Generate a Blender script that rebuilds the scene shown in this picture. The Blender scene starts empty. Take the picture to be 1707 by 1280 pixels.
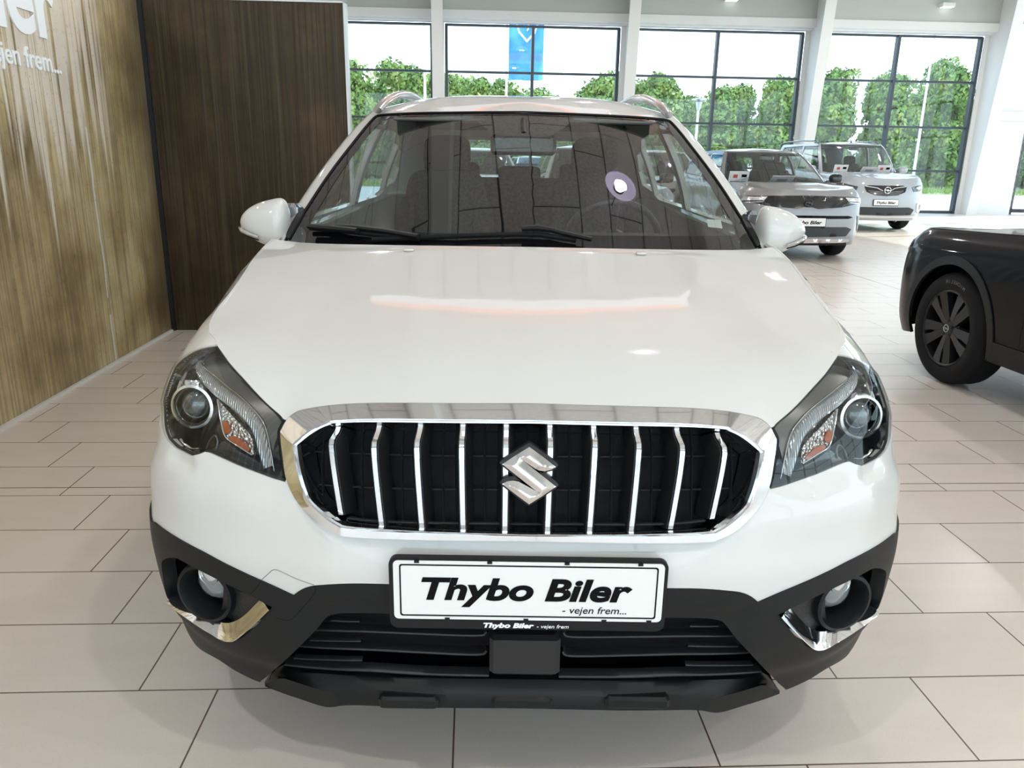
import bpy, math, random
import numpy as np
from mathutils import Vector, Matrix
from mathutils.geometry import delaunay_2d_cdt
C = bpy.context.scene.collection
SC = bpy.context.scene
random.seed(7)
rng = np.random.default_rng(11)

# ------------------------------------------------------------------ camera
CAM_Z, CAM_F, CAM_PITCH, CAM_ROLL = 1.311, 1300.0, 0.2817, 0.0163
cp, sp = math.cos(CAM_PITCH), math.sin(CAM_PITCH)
Fv = np.array([0, cp, -sp]); R0 = np.array([1., 0, 0]); U0 = np.array([0, sp, cp])
Rv = R0*math.cos(CAM_ROLL) + U0*math.sin(CAM_ROLL)
Uv = -R0*math.sin(CAM_ROLL) + U0*math.cos(CAM_ROLL)
cam = bpy.data.cameras.new('camera'); camo = bpy.data.objects.new('camera', cam); C.objects.link(camo)
camo.matrix_world = Matrix(((Rv[0], Uv[0], -Fv[0], 0), (Rv[1], Uv[1], -Fv[1], 0), (Rv[2], Uv[2], -Fv[2], CAM_Z), (0, 0, 0, 1)))
cam.sensor_fit = 'HORIZONTAL'; cam.sensor_width = 36; cam.lens = CAM_F/1707*36
cam.clip_start = 0.02; cam.clip_end = 400
SC.camera = camo
# ------------------------------------------------------------------ world, sun, view
SC.view_settings.view_transform = 'Standard'; SC.view_settings.look = 'None'
SC.view_settings.gamma = 1.0; SC.view_settings.use_curve_mapping = False
SC.view_settings.exposure = 0.0
SC.cycles.max_bounces = 10; SC.cycles.transparent_max_bounces = 24
SC.cycles.diffuse_bounces = 4; SC.cycles.glossy_bounces = 5; SC.cycles.transmission_bounces = 6
SC.cycles.sample_clamp_indirect = 6.0; SC.cycles.caustics_reflective = False; SC.cycles.caustics_refractive = False
w = bpy.data.worlds.new('sky'); SC.world = w; w.use_nodes = True
nt = w.node_tree; nt.nodes.clear()
wo = nt.nodes.new('ShaderNodeOutputWorld'); bg = nt.nodes.new('ShaderNodeBackground')
tc = nt.nodes.new('ShaderNodeTexCoord'); sx = nt.nodes.new('ShaderNodeSeparateXYZ'); cr = nt.nodes.new('ShaderNodeValToRGB')
nt.links.new(tc.outputs['Generated'], sx.inputs[0]); nt.links.new(sx.outputs['Z'], cr.inputs[0])
cr.color_ramp.elements[0].position = 0.0; cr.color_ramp.elements[0].color = (.86, .925, 1, 1)
cr.color_ramp.elements[1].position = 0.8; cr.color_ramp.elements[1].color = (.42, .62, .95, 1)
nt.links.new(cr.outputs[0], bg.inputs[0]); bg.inputs[1].default_value = 3.7
nt.links.new(bg.outputs[0], wo.inputs[0])
YAW = 0.0519                                   # the hall is turned a little against the line of sight
CY, SY = math.cos(YAW), math.sin(YAW)
def B(x, y, z=0.0): return (x*CY - y*SY, x*SY + y*CY, z)     # hall coordinates -> world
sun = bpy.data.lights.new('sun', 'SUN'); sun.energy = 7.0; sun.angle = 0.01; sun.color = (1, .95, .86)
suno = bpy.data.objects.new('sun', sun); C.objects.link(suno)
suno.rotation_euler = Vector((-0.80, -0.27, -0.43)).to_track_quat('-Z', 'Y').to_euler()
def area(name, loc, size, size_y, energy, color=(1, 1, 1), rot=(0, 0, 0), shape='RECTANGLE', spread=math.pi):
    l = bpy.data.lights.new(name, 'AREA'); l.shape = shape; l.size = size
    if shape in ('RECTANGLE', 'ELLIPSE'): l.size_y = size_y
    l.energy = energy; l.color = color; l.spread = spread
    o = bpy.data.objects.new(name, l); C.objects.link(o); o.location = loc; o.rotation_euler = rot
    return o
def portal(name, loc, sx_, sy_, rot):
    o = area(name, loc, sx_, sy_, 1, rot=rot); o.data.cycles.is_portal = True; return o
portal('daylight_portal_rear', B(5, 21.9, 2.4), 18, 4.6, (math.pi/2, 0, YAW+math.pi))
portal('daylight_portal_front', B(3, -9.1, 2.6), 18, 5.0, (math.pi/2, 0, YAW))
portal('daylight_portal_right', B(16.9, 6, 2.6), 30, 5.0, (math.pi/2, 0, YAW+math.pi/2))

# ------------------------------------------------------------------ helpers
def link_mesh(name, verts, faces, mat=None, parent=None, smooth=True, mats=None, fmat=None, sharp=None):
    me = bpy.data.meshes.new(name)
    me.from_pydata([tuple(map(float, v)) for v in verts], [], [tuple(map(int, f)) for f in faces])
    for m in (mats if mats else [mat]):
        if m: me.materials.append(m)
    if fmat is not None: me.polygons.foreach_set('material_index', fmat)
    me.polygons.foreach_set('use_smooth', [smooth]*len(me.polygons)); me.update()
    if sharp is not None: me.set_sharp_from_angle(angle=sharp)
    o = bpy.data.objects.new(name, me); C.objects.link(o)
    if parent: o.parent = parent
    return o
def empty(name, loc=(0, 0, 0), rz=0.0, parent=None):
    o = bpy.data.objects.new(name, None); C.objects.link(o); o.location = loc; o.rotation_euler = (0, 0, rz)
    o.empty_display_size = .1
    if parent: o.parent = parent
    return o
def tag(o, label, cat, group=None, kind=None):
    o['label'] = label; o['category'] = cat
    if group: o['group'] = group
    if kind: o['kind'] = kind
    return o
def struct(o, label=None):
    o['kind'] = 'structure'
    if label: o['label'] = label
    return o
class MB:
    """collects boxes, tubes and lathes into one mesh"""
    def __init__(s): s.v = []; s.f = []
    def add(s, v, f):
        n = len(s.v); s.v += [tuple(p) for p in v]; s.f += [tuple(i+n for i in q) for q in f]; return s
    def box(s, c, d, rz=0.0, M=None, bev=0.0):
        x, y, z = d[0]/2, d[1]/2, d[2]/2
        if bev:
            b = min(bev, x*.9, y*.9, z*.9); pts = []; fs = []
            for sz, ins in ((-z, b), (-z+b, 0), (z-b, 0), (z, b)):
                X, Y = x-ins, y-ins; k = b
                for (a, e) in ((X, -Y+k), (X, Y-k), (X-k, Y), (-X+k, Y), (-X, Y-k), (-X, -Y+k), (-X+k, -Y), (X-k, -Y)): pts.append((a, e, sz))
            for r in range(3):
                for i in range(8): fs.append((r*8+i, r*8+(i+1) % 8, (r+1)*8+(i+1) % 8, (r+1)*8+i))
            fs.append(tuple(range(7, -1, -1))); fs.append(tuple(range(24, 32)))
        else:
            pts = [(a, e, g) for g in (-z, z) for a, e in ((-x, -y), (x, -y), (x, y), (-x, y))]
            fs = [(3, 2, 1, 0), (4, 5, 6, 7), (0, 1, 5, 4), (1, 2, 6, 5), (2, 3, 7, 6), (3, 0, 4, 7)]
        c0, s0 = math.cos(rz), math.sin(rz); out = []
        for p in pts:
            if M is not None: q = M @ Vector(p)
            else: q = (p[0]*c0-p[1]*s0, p[0]*s0+p[1]*c0, p[2])
            out.append((q[0]+c[0], q[1]+c[1], q[2]+c[2]))
        return s.add(out, fs)
    def tube(s, path, r, n=10, cap=True, flat=1.0):
        path = [Vector(p) for p in path]; rs = r if hasattr(r, '__len__') else [r]*len(path)
        up = None; vs = []; m = len(path)
        for i, p in enumerate(path):
            t = (path[min(i+1, m-1)]-path[max(i-1, 0)]).normalized()
            if up is None:
                up = Vector((0, 0, 1)) if abs(t.z) < .9 else Vector((1, 0, 0))
            a = t.cross(up).normalized(); b = a.cross(t).normalized(); up = b
            for k in range(n):
                th = 2*math.pi*k/n; vs.append(p + a*(math.cos(th)*rs[i]) + b*(math.sin(th)*rs[i]*flat))
        fs = [(i*n+k, i*n+(k+1) % n, (i+1)*n+(k+1) % n, (i+1)*n+k) for i in range(m-1) for k in range(n)]
        if cap: fs += [tuple(range(n-1, -1, -1)), tuple(range((m-1)*n, m*n))]
        return s.add(vs, fs)
    def lathe(s, prof, n=48, M=None):
        """prof: (r, h) around the z axis"""
        vs = []; m = len(prof)
        for r, h in prof:
            for k in range(n):
                th = 2*math.pi*k/n; q = Vector((r*math.cos(th), r*math.sin(th), h)); vs.append(M @ q if M is not None else q)
        fs = [(i*n+k, i*n+(k+1) % n, (i+1)*n+(k+1) % n, (i+1)*n+k) for i in range(m-1) for k in range(n)]
        return s.add(vs, fs)
    def build(s, name, mat, parent=None, smooth=True, sharp=math.radians(35)):
        return link_mesh(name, s.v, s.f, mat, parent, smooth, sharp=sharp if smooth else None)

# ------------------------------------------------------------------ materials
MT = {}
def mat(name, col, rough=.5, metal=0.0, coat=0.0, spec=.5, emit=None, estr=0, noise=None, bump=0, bscale=200):
    if name in MT: return MT[name]
    m = bpy.data.materials.new(name); m.use_nodes = True; n = m.node_tree; b = n.nodes['Principled BSDF']
    b.inputs['Base Color'].default_value = (*col, 1); b.inputs['Roughness'].default_value = rough
    b.inputs['Metallic'].default_value = metal; b.inputs['Specular IOR Level'].default_value = spec
    b.inputs['Coat Weight'].default_value = coat; b.inputs['Coat Roughness'].default_value = .03
    if emit: b.inputs['Emission Color'].default_value = (*emit, 1); b.inputs['Emission Strength'].default_value = estr
    if noise or bump:
        t = n.nodes.new('ShaderNodeTexCoord'); nz = n.nodes.new('ShaderNodeTexNoise'); nz.inputs['Scale'].default_value = bscale
        nz.inputs['Detail'].default_value = 4; n.links.new(t.outputs['Object'], nz.inputs['Vector'])
        if noise:
            r = n.nodes.new('ShaderNodeValToRGB'); r.color_ramp.elements[0].position = .35; r.color_ramp.elements[1].position = .65
            r.color_ramp.elements[0].color = (*[c*(1-noise) for c in col], 1); r.color_ramp.elements[1].color = (*[min(1, c*(1+noise)) for c in col], 1)
            n.links.new(nz.outputs['Fac'], r.inputs[0]); n.links.new(r.outputs[0], b.inputs['Base Color'])
        if bump:
            bp = n.nodes.new('ShaderNodeBump'); bp.inputs['Strength'].default_value = bump; bp.inputs['Distance'].default_value = .002
            n.links.new(nz.outputs['Fac'], bp.inputs['Height']); n.links.new(bp.outputs[0], b.inputs['Normal'])
    MT[name] = m; return m
def glass(name, tint=(.8, .85, .84), base=.06, rough=.0, gain=.94):
    """thin pane: clear transmission plus a Schlick reflection"""
    if name in MT: return MT[name]
    m = bpy.data.materials.new(name); m.use_nodes = True; n = m.node_tree; n.nodes.clear()
    out = n.nodes.new('ShaderNodeOutputMaterial'); mx = n.nodes.new('ShaderNodeMixShader')
    tr_ = n.nodes.new('ShaderNodeBsdfTransparent'); gl = n.nodes.new('ShaderNodeBsdfGlossy')
    lw = n.nodes.new('ShaderNodeLayerWeight'); lw.inputs['Blend'].default_value = .5
    p = n.nodes.new('ShaderNodeMath'); p.operation = 'POWER'; p.inputs[1].default_value = 5
    ma = n.nodes.new('ShaderNodeMath'); ma.operation = 'MULTIPLY_ADD'; ma.inputs[1].default_value = gain; ma.inputs[2].default_value = base
    n.links.new(lw.outputs['Facing'], p.inputs[0]); n.links.new(p.outputs[0], ma.inputs[0])
    tr_.inputs[0].default_value = (*tint, 1); gl.inputs['Roughness'].default_value = rough
    n.links.new(ma.outputs[0], mx.inputs[0]); n.links.new(tr_.outputs[0], mx.inputs[1]); n.links.new(gl.outputs[0], mx.inputs[2])
    n.links.new(mx.outputs[0], out.inputs[0]); MT[name] = m; return m
class NT:
    """small node-graph helper"""
    def __init__(s, name, rough=.5):
        s.m = bpy.data.materials.new(name); s.m.use_nodes = True; s.n = s.m.node_tree
        s.b = s.n.nodes['Principled BSDF']; s.b.inputs['Roughness'].default_value = rough
        MT[name] = s.m
    def node(s, t, **k):
        q = s.n.nodes.new(t)
        for a, v in k.items(): setattr(q, a, v)
        return q
    def lk(s, a, b): s.n.links.new(a, b)
    def math(s, op, a, b=None, c=None):
        q = s.node('ShaderNodeMath', operation=op)
        for i, v in enumerate((a, b, c)):
            if v is None: continue
            if isinstance(v, (int, float)): q.inputs[i].default_value = v
            else: s.lk(v, q.inputs[i])
        return q.outputs[0]
    def ramp(s, fac, els):
        q = s.node('ShaderNodeValToRGB'); e = q.color_ramp.elements
        while len(e) < len(els): e.new(.5)
        for i, (p, c) in enumerate(els): e[i].position = p; e[i].color = (*c, 1) if len(c) == 3 else c
        s.lk(fac, q.inputs[0]); return q.outputs[0]
    def mix(s, fac, a, b):
        q = s.node('ShaderNodeMix', data_type='RGBA')
        for i, v in ((0, fac), (6, a), (7, b)):
            if isinstance(v, (int, float)): q.inputs[i].default_value = v
            elif isinstance(v, tuple): q.inputs[i].default_value = (*v, 1)
            else: s.lk(v, q.inputs[i])
        return q.outputs[2]
    def noise(s, vec, scale, detail=3, rough=.5):
        q = s.node('ShaderNodeTexNoise'); q.inputs['Scale'].default_value = scale; q.inputs['Detail'].default_value = detail
        q.inputs['Roughness'].default_value = rough
        if vec is not None: s.lk(vec, q.inputs['Vector'])
        return q.outputs['Fac']
    def mapping(s, vec, scale=(1, 1, 1), loc=(0, 0, 0)):
        q = s.node('ShaderNodeMapping'); q.inputs['Scale'].default_value = scale; q.inputs['Location'].default_value = loc
        s.lk(vec, q.inputs['Vector']); return q.outputs[0]
    def obj(s): return s.node('ShaderNodeTexCoord').outputs['Object']
    def bump(s, h, strength=.3, dist=.01):
        q = s.node('ShaderNodeBump'); q.inputs['Strength'].default_value = strength; q.inputs['Distance'].default_value = dist
        s.lk(h, q.inputs['Height']); s.lk(q.outputs[0], s.b.inputs['Normal'])

white_paint = mat('white_paint', (.655, .65, .63), .6, coat=1.0, spec=.25)
black_plastic = mat('black_plastic', (.009, .0097, .0105), .45, spec=.26, bump=.05, bscale=900)
gloss_black = mat('gloss_black', (.008, .008, .01), .12, coat=.5)
deep_black = mat('deep_black', (.004, .004, .006), .6, spec=.2)
grille_black = mat('grille_black', (.006, .006, .008), .35, spec=.35)
chrome = mat('chrome', (.86, .86, .87), .06, metal=1)
satin_metal = mat('satin_metal', (.62, .62, .63), .22, metal=1)
rubber = mat('tyre_rubber', (.009, .009, .010), .7, spec=.18)
windscreen_glass = glass('windscreen_glass', (.82, .87, .86), .13)
side_glass = glass('side_glass', (.84, .90, .88), .06)
clear_lens = glass('clear_lens', (.93, .95, .95), .05)
pane_glass = glass('pane_glass', (.90, .96, .95), .04)
fabric_dark = mat('seat_fabric', (.035, .034, .034), .9, noise=.3, bscale=300)
dash_plastic = mat('dash_plastic', (.02, .02, .021), .6)
paper = mat('paper_white', (.85, .85, .85), .6)
wall_white = mat('wall_white', (.78, .78, .76), .6)
frame_grey = mat('frame_grey', (.045, .06, .075), .4)
amber = mat('amber_lens', (.32, .07, .015), .15, coat=.5)
red_lens = mat('red_lens', (.35, .01, .01), .15, coat=.5)

# ------------------------------------------------------------------ room
def tile_floor():
    t = NT('floor_tiles', .3); o = t.obj(); s = t.node('ShaderNodeSeparateXYZ'); t.lk(o, s.inputs[0])
    X, Y = s.outputs[0], s.outputs[1]
    TH, TL = .3, .6035
    v = t.math('DIVIDE', t.math('SUBTRACT', 3.8253+60*TH, Y), TH)          # row number grows towards the camera
    row = t.math('FLOOR', v)
    # joint of row k sits at -2.2287 + .1976 k ; row index here is k + 59
    off = t.math('MULTIPLY_ADD', row, .19764, -2.22873-59*.19764+300*TL)
    u = t.math('DIVIDE', t.math('ADD', t.math('SUBTRACT', X, off), 600*TL), TL)
    fv = t.math('FRACT', v); fu = t.math('FRACT', u); col = t.math('FLOOR', u)
    def line(f, wdt): return t.math('MAXIMUM', t.math('LESS_THAN', f, wdt), t.math('GREATER_THAN', f, 1-wdt))
    g = t.math('MAXIMUM', line(fv, .0022/TH), line(fu, .0022/TL))
    ex = t.math('LESS_THAN', t.math('ABSOLUTE', t.math('SUBTRACT', t.math('FRACT', t.math('DIVIDE', t.math('ADD', Y, 30*6.27-3.0), 6.27)), .0)), .0009)
    ex2 = t.math('LESS_THAN', t.math('ABSOLUTE', t.math('SUBTRACT', X, 4.66)), .005)
    ex = t.math('MAXIMUM', ex, ex2)
    cv = t.node('ShaderNodeCombineXYZ'); t.lk(row, cv.inputs[0]); t.lk(col, cv.inputs[1])
    wn = t.node('ShaderNodeTexWhiteNoise', noise_dimensions='3D'); t.lk(cv.outputs[0], wn.inputs['Vector'])
    big = t.noise(t.mapping(o, (1, 4, 1)), 2.2, 5, .6); fine = t.noise(o, 260, 2)
    base = t.ramp(big, [(.3, (.70, .628, .568)), (.75, (.75, .682, .624))])
    base = t.mix(t.math('MULTIPLY', wn.outputs['Value'], .25), base, (.71, .625, .57))
    base = t.mix(t.math('MULTIPLY', t.math('GREATER_THAN', fine, .62), .12), base, (.25, .22, .2))
    c = t.mix(g, base, (.12, .085, .065)); c = t.mix(ex, c, (.03, .025, .02))
    t.lk(c, t.b.inputs['Base Color'])
    t.b.inputs['Roughness'].default_value = .27
    h = t.math('SUBTRACT', 1.0, g)
    t.bump(h, .12, .004)
    return t.m
def quad_obj(name, pts, m, kind=True):
    o = link_mesh(name, pts, [tuple(range(len(pts)))], m, smooth=False)
    if kind: struct(o)
    return o
def turned(o):
    o.rotation_euler = (0, 0, YAW); return o
XL, XR, YB, YF, HC = -7.0, 17.0, -9.2, 22.0, 5.9
fl = MB().box(((XL+XR)/2, (YB+YF)/2, -.05), (XR-XL, YF-YB+.6, .1)).build('floor', tile_floor(), smooth=False); struct(turned(fl))
def ceiling_mat():
    t = NT('ceiling_panels', .8); o = t.obj()
    s = t.node('ShaderNodeSeparateXYZ'); t.lk(o, s.inputs[0])
    cv = t.node('ShaderNodeCombineXYZ'); t.lk(s.outputs[1], cv.inputs[0]); t.lk(s.outputs[0], cv.inputs[1])
    br = t.node('ShaderNodeTexBrick'); br.inputs['Scale'].default_value = 1; br.inputs['Brick Width'].default_value = 1.8
    br.inputs['Row Height'].default_value = .6; br.inputs['Mortar Size'].default_value = .012; br.offset = .37; br.inputs['Mortar Smooth'].default_value = 0
    t.lk(cv.outputs[0], br.inputs['Vector'])
    sp_ = t.noise(o, 22, 4, .8)
    c = t.ramp(sp_, [(.38, (.56, .54, .52)), (.62, (.86, .835, .815))])
    c = t.mix(br.outputs['Fac'], c, (.03, .03, .03)); t.lk(c, t.b.inputs['Base Color']); return t.m
ce = MB().box(((XL+XR)/2, (YB+YF)/2, HC+.05), (XR-XL, YF-YB+.6, .1)).build('ceiling', ceiling_mat(), smooth=False); struct(turned(ce))
COLX = [-.9, 3.98, 8.87, 13.75]; MULX = [1.54, 6.42, 11.3]
HEAD = 4.60
# rear bulkhead above the glass, one per bay
edges = [XL]+COLX+[XR]
mb = MB()
mb.box(((XL+XR)/2, 21.62, (HEAD+.28+HC)/2), (XR-XL, .06, HC-HEAD-.28))
struct(turned(mb.build('wall_rear', mat('bulkhead', (.50, .52, .485), .6), smooth=False)))
mb = MB(); mb.box(((XL+XR)/2, 21.72, HEAD+.19), (XR-XL, .34, .2)); mb.box(((XL+XR)/2, 21.85, HEAD+.07), (XR-XL, .3, .05))
struct(turned(mb.build('trim_1', wall_white, smooth=False)))
k = 0
for i in range(len(edges)-1):
    x0, x1 = edges[i]+.16, edges[i+1]-.16
    if i == 4: continue
    k += 1
    f = MB(); z_b = [0.03, 1.15, 2.3, 3.47, HEAD]
    for z in z_b: f.box(((x0+x1)/2, 22.0, z), (x1-x0, .10, .055 if z > .1 else .09))
    for x in [x0+.03, x1-.03]+[m for m in MULX if x0 < m < x1]+([-3.4, -5.2] if i == 0 else []):
        f.box((x, 22.0, HEAD/2), (.075, .16, HEAD))
    fr = struct(turned(f.build('window_%d' % k, frame_grey, smooth=False)))
    p = MB().box(((x0+x1)/2, 22.0, HEAD/2), (x1-x0, .012, HEAD)).build('pane', pane_glass, fr, smooth=False)
def tapered_column(x, name):
    w2 = .14
    m = MB()
    def slab(xa, xb, ya0, ya1, yb0, yb1):     # bottom y-range a, top y-range b
        v = [(xa, ya0, 0), (xb, ya0, 0), (xb, ya1, 0), (xa, ya1, 0), (xa, yb0, HC), (xb, yb0, HC), (xb, yb1, HC), (xa, yb1, HC)]
        m.add(v, [(3, 2, 1, 0), (4, 5, 6, 7), (0, 1, 5, 4), (1, 2, 6, 5), (2, 3, 7, 6), (3, 0, 4, 7)])
    slab(x-w2, x+w2, 21.40, 21.43, 20.75, 20.78); slab(x-w2, x+w2, 21.9, 21.93, 21.9, 21.93)
    slab(x-.02, x+.02, 21.42, 21.91, 20.77, 21.91)
    return struct(turned(m.build(name, wall_white, smooth=False)))
for i, x in enumerate(COLX): tapered_column(x, 'trim_%d' % (i+2))
m = MB()
for x in COLX: m.box((x, (YB+21)/2, HC-.2), (.34, 21-YB, .4), bev=.02)
struct(turned(m.build('trim_6', mat('beam_white', (.72, .71, .68), .5), smooth=False)))
# left wall high above the steel: white slats over grey felt
def slat_mat():
    t = NT('slatted_wall', .6); s = t.node('ShaderNodeSeparateXYZ'); t.lk(t.obj(), s.inputs[0])
    f = t.math('FRACT', t.math('MULTIPLY', t.math('ADD', s.outputs[1], 100.), 2.2)); g = t.math('LESS_THAN', f, .22)
    t.lk(t.mix(g, (.33, .33, .32), (.85, .85, .84)), t.b.inputs['Base Color']); return t.m
struct(turned(MB().box((XL-.05, (YB+YF)/2, HC/2), (.1, YF-YB, HC)).build('wall_left', slat_mat(), smooth=False)))
# glazed fronts behind the photographer and on the right
def glazed(n, x0, y0, x1, y1, step, mat_p):
    L = math.hypot(x1-x0, y1-y0); a = math.atan2(y1-y0, x1-x0); f = MB(); c = int(L/step)
    for j in range(c+1):
        t = j/c; f.box((x0+(x1-x0)*t, y0+(y1-y0)*t, 2.6), (.09, .14, 5.2), rz=a)
    for z in (.05, 2.3, 3.5, 5.2): f.box(((x0+x1)/2, (y0+y1)/2, z), (L, .1, .07), rz=a)
    f.box(((x0+x1)/2, (y0+y1)/2, 5.55), (L, .1, .7), rz=a)
    fr = struct(turned(f.build('window_%d' % n, mat('frame_white', (.7, .7, .7), .4), smooth=False)))
    MB().box(((x0+x1)/2, (y0+y1)/2, 2.6), (L, .012, 5.2), rz=a).build('pane', pane_glass, fr, smooth=False)
glazed(5, XL, YB, XR, YB, 2.4, None); glazed(6, XR, YB, XR, YF-2.2, 2.6, None)
# right end of the rear wall: bright white wall with a glazed door
m = MB(); m.box((14.55, 22.0, HC/2), (1.3, .2, HC)); m.box((16.5, 22.0, HC/2), (1.0, .2, HC)); m.box((15.6, 22.0, 4.1), (.9, .2, 3.6))
struct(turned(m.build('wall_right', wall_white, smooth=False)))
m = MB().box((15.4, 21.8, 2.62), (2.6, .12, .22)); struct(turned(m.build('trim_7', wall_white, smooth=False)))
m = MB()
for x in (15.2, 15.95): m.box((x, 21.95, 1.15), (.07, .1, 2.3))
m.box((15.58, 21.95, 2.27), (.8, .1, .07)); m.box((15.58, 21.95, .1), (.8, .1, .1))
d = struct(turned(m.build('door_1', gloss_black, smooth=False)))
MB().box((15.58, 21.95, 1.15), (.7, .012, 2.2)).build('pane', pane_glass, d, smooth=False)

# the two rusted steel display walls
def steel(name, kind):
    t = NT(name, .4); o = t.obj()
    # object x runs along the sheet, z up
    st = t.noise(t.mapping(o, (26, 26, .35)), 1.0, 5, .6)
    st2 = t.noise(t.mapping(o, (60, 60, .8)), 1.0, 3, .5)
    blot = t.noise(t.mapping(o, (1, 1, .8)), 1.7, 6, .62); fine = t.noise(o, 40, 5, .7)
    s = t.node('ShaderNodeSeparateXYZ'); t.lk(o, s.inputs[0])
    if kind == 'left':
        c = t.ramp(blot, [(.32, (.22, .155, .075)), (.5, (.48, .375, .19)), (.66, (.70, .59, .34))])  # olive rust; grazing light is painted in too, making it lighter than the back
        c = t.mix(t.math('MULTIPLY', t.ramp(st2, [(.45, (0,)*3), (.6, (1,)*3)]), .35), c, (.05, .032, .014))
        # window glints on the wavy steel, painted in as pale streaks fading downwards
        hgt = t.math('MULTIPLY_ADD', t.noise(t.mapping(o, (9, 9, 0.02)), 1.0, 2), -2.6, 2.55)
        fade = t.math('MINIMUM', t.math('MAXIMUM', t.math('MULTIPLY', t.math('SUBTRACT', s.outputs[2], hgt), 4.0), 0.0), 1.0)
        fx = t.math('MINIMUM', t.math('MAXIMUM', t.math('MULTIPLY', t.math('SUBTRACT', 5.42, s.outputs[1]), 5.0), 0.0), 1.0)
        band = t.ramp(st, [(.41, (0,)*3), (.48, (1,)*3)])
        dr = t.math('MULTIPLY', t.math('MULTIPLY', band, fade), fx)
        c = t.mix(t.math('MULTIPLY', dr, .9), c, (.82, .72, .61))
        one = t.math('LESS_THAN', t.math('ABSOLUTE', t.math('SUBTRACT', t.math('MULTIPLY_ADD', t.noise(t.mapping(o, (0, 0, 2.2)), 1, 2), .07, s.outputs[1]), 5.045)), .011)
        one = t.math('MULTIPLY', one, t.math('LESS_THAN', s.outputs[2], 1.45))
        one = t.math('MULTIPLY', one, t.math('GREATER_THAN', t.noise(t.mapping(o, (0, 0, 3.)), 1.3, 1), .42))
        c = t.mix(one, c, (.75, .7, .68))
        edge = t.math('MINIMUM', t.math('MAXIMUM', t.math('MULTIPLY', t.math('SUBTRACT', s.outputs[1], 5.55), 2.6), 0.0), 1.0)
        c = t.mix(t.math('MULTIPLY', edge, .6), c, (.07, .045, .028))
    else:
        c = t.ramp(blot, [(.3, (.034, .021, .009)), (.52, (.064, .041, .021)), (.7, (.105, .070, .040))])
        c = t.mix(t.math('MULTIPLY', t.ramp(st, [(.5, (0,)*3), (.62, (1,)*3)]), .45), c, (.10, .078, .055))
        c = t.mix(t.math('MULTIPLY', t.ramp(st2, [(.5, (0,)*3), (.6, (1,)*3)]), .5), c, (.018, .013, .009))
    c = t.mix(t.math('MULTIPLY', t.math('GREATER_THAN', fine, .62), .25), c, (.02, .012, .006))
    t.lk(c, t.b.inputs['Base Color']); t.b.inputs['Metallic'].default_value = .25; t.b.inputs['Specular IOR Level'].default_value = .5 if kind == 'left' else .22
    t.lk(t.ramp(blot, [(.3, (.32,)*3), (.7, (.52,)*3)]), t.b.inputs['Roughness'])
    h = t.math('ADD', t.math('MULTIPLY', st, .7), t.math('MULTIPLY', st2, .35)); t.bump(h, .35, .01); return t.m
SX, SYY = -2.31, 6.0
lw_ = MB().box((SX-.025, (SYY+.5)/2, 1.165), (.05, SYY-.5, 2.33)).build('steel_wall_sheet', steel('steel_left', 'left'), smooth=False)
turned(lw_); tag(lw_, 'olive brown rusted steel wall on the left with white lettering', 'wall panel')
rw = MB().box((SX+.70, SYY+.025, 1.165), (1.40, .05, 2.33)).build('steel_wall_sheet', steel('steel_back', 'back'), smooth=False)
turned(rw); tag(rw, 'dark brown rusted steel panel facing the camera behind the left mirror', 'wall panel')
m = MB().box((SX+.015, SYY-.012, 1.165), (.03, .024, 2.33)).build('corner_rail', mat('rail_dark', (.03, .03, .035), .4, metal=.6), rw, smooth=False)
m = MB().box((SX+1.41, SYY+.03, 1.17), (.02, .08, 2.34)); m.box((SX+.70, SYY+.025, 2.335), (1.44, .07, .012))
m.build('edge_trim', mat('rail_light', (.55, .55, .54), .35, metal=.5), rw, smooth=False)
m = MB().box((SX+.012, 3.2, .008), (.02, 5.5, .016)).build('base_strip', mat('strip_pale', (.72, .70, .66), .4), lw_, smooth=False)
def text_mesh(name, body, size, mat_, parent, M, extrude=.0, offset=0.0, shear=0.0, align='LEFT', sx_=1.0, space=1.0):
    cu = bpy.data.curves.new(name, 'FONT'); cu.body = body; cu.size = size; cu.extrude = extrude; cu.offset = offset; cu.shear = shear
    cu.align_x = align; cu.space_character = space; cu.resolution_u = 6
    t = bpy.data.objects.new(name, cu); C.objects.link(t)
    dg = bpy.context.evaluated_depsgraph_get(); dg.update()
    me = bpy.data.meshes.new_from_object(t.evaluated_get(dg)); bpy.data.objects.remove(t); bpy.data.curves.remove(cu)
    me.name = name; me.materials.clear(); me.materials.append(mat_)
    me.transform(M @ Matrix.Diagonal((sx_, 1, 1, 1)))
    o = bpy.data.objects.new(name, me); C.objects.link(o); o.parent = parent
    return o
letter_white = mat('letter_white', (.93, .95, .97), .5)
# letters read along +Y of the left sheet, facing +X
Mw = Matrix(((0, 0, 1, SX+.004), (1, 0, 0, 0), (0, 1, 0, 0), (0, 0, 0, 1)))
sg = empty('wall_lettering'); turned(sg); tag(sg, 'white company name and slogan lettering on the olive steel wall', 'sign')
def wall_text(name, body, size, yend, z, **k):
    M = Matrix.Translation((0, yend, z)) @ Mw
    return text_mesh(name, body, size, letter_white, sg, M, extrude=.004, align='RIGHT', **k)
wall_text('company_name', 'Thybo Biler', .54, 4.80, 1.905, offset=.014, shear=.0)
wall_text('slogan', '- vejen frem...', .145, 4.80, 1.725, offset=.001)
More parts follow.
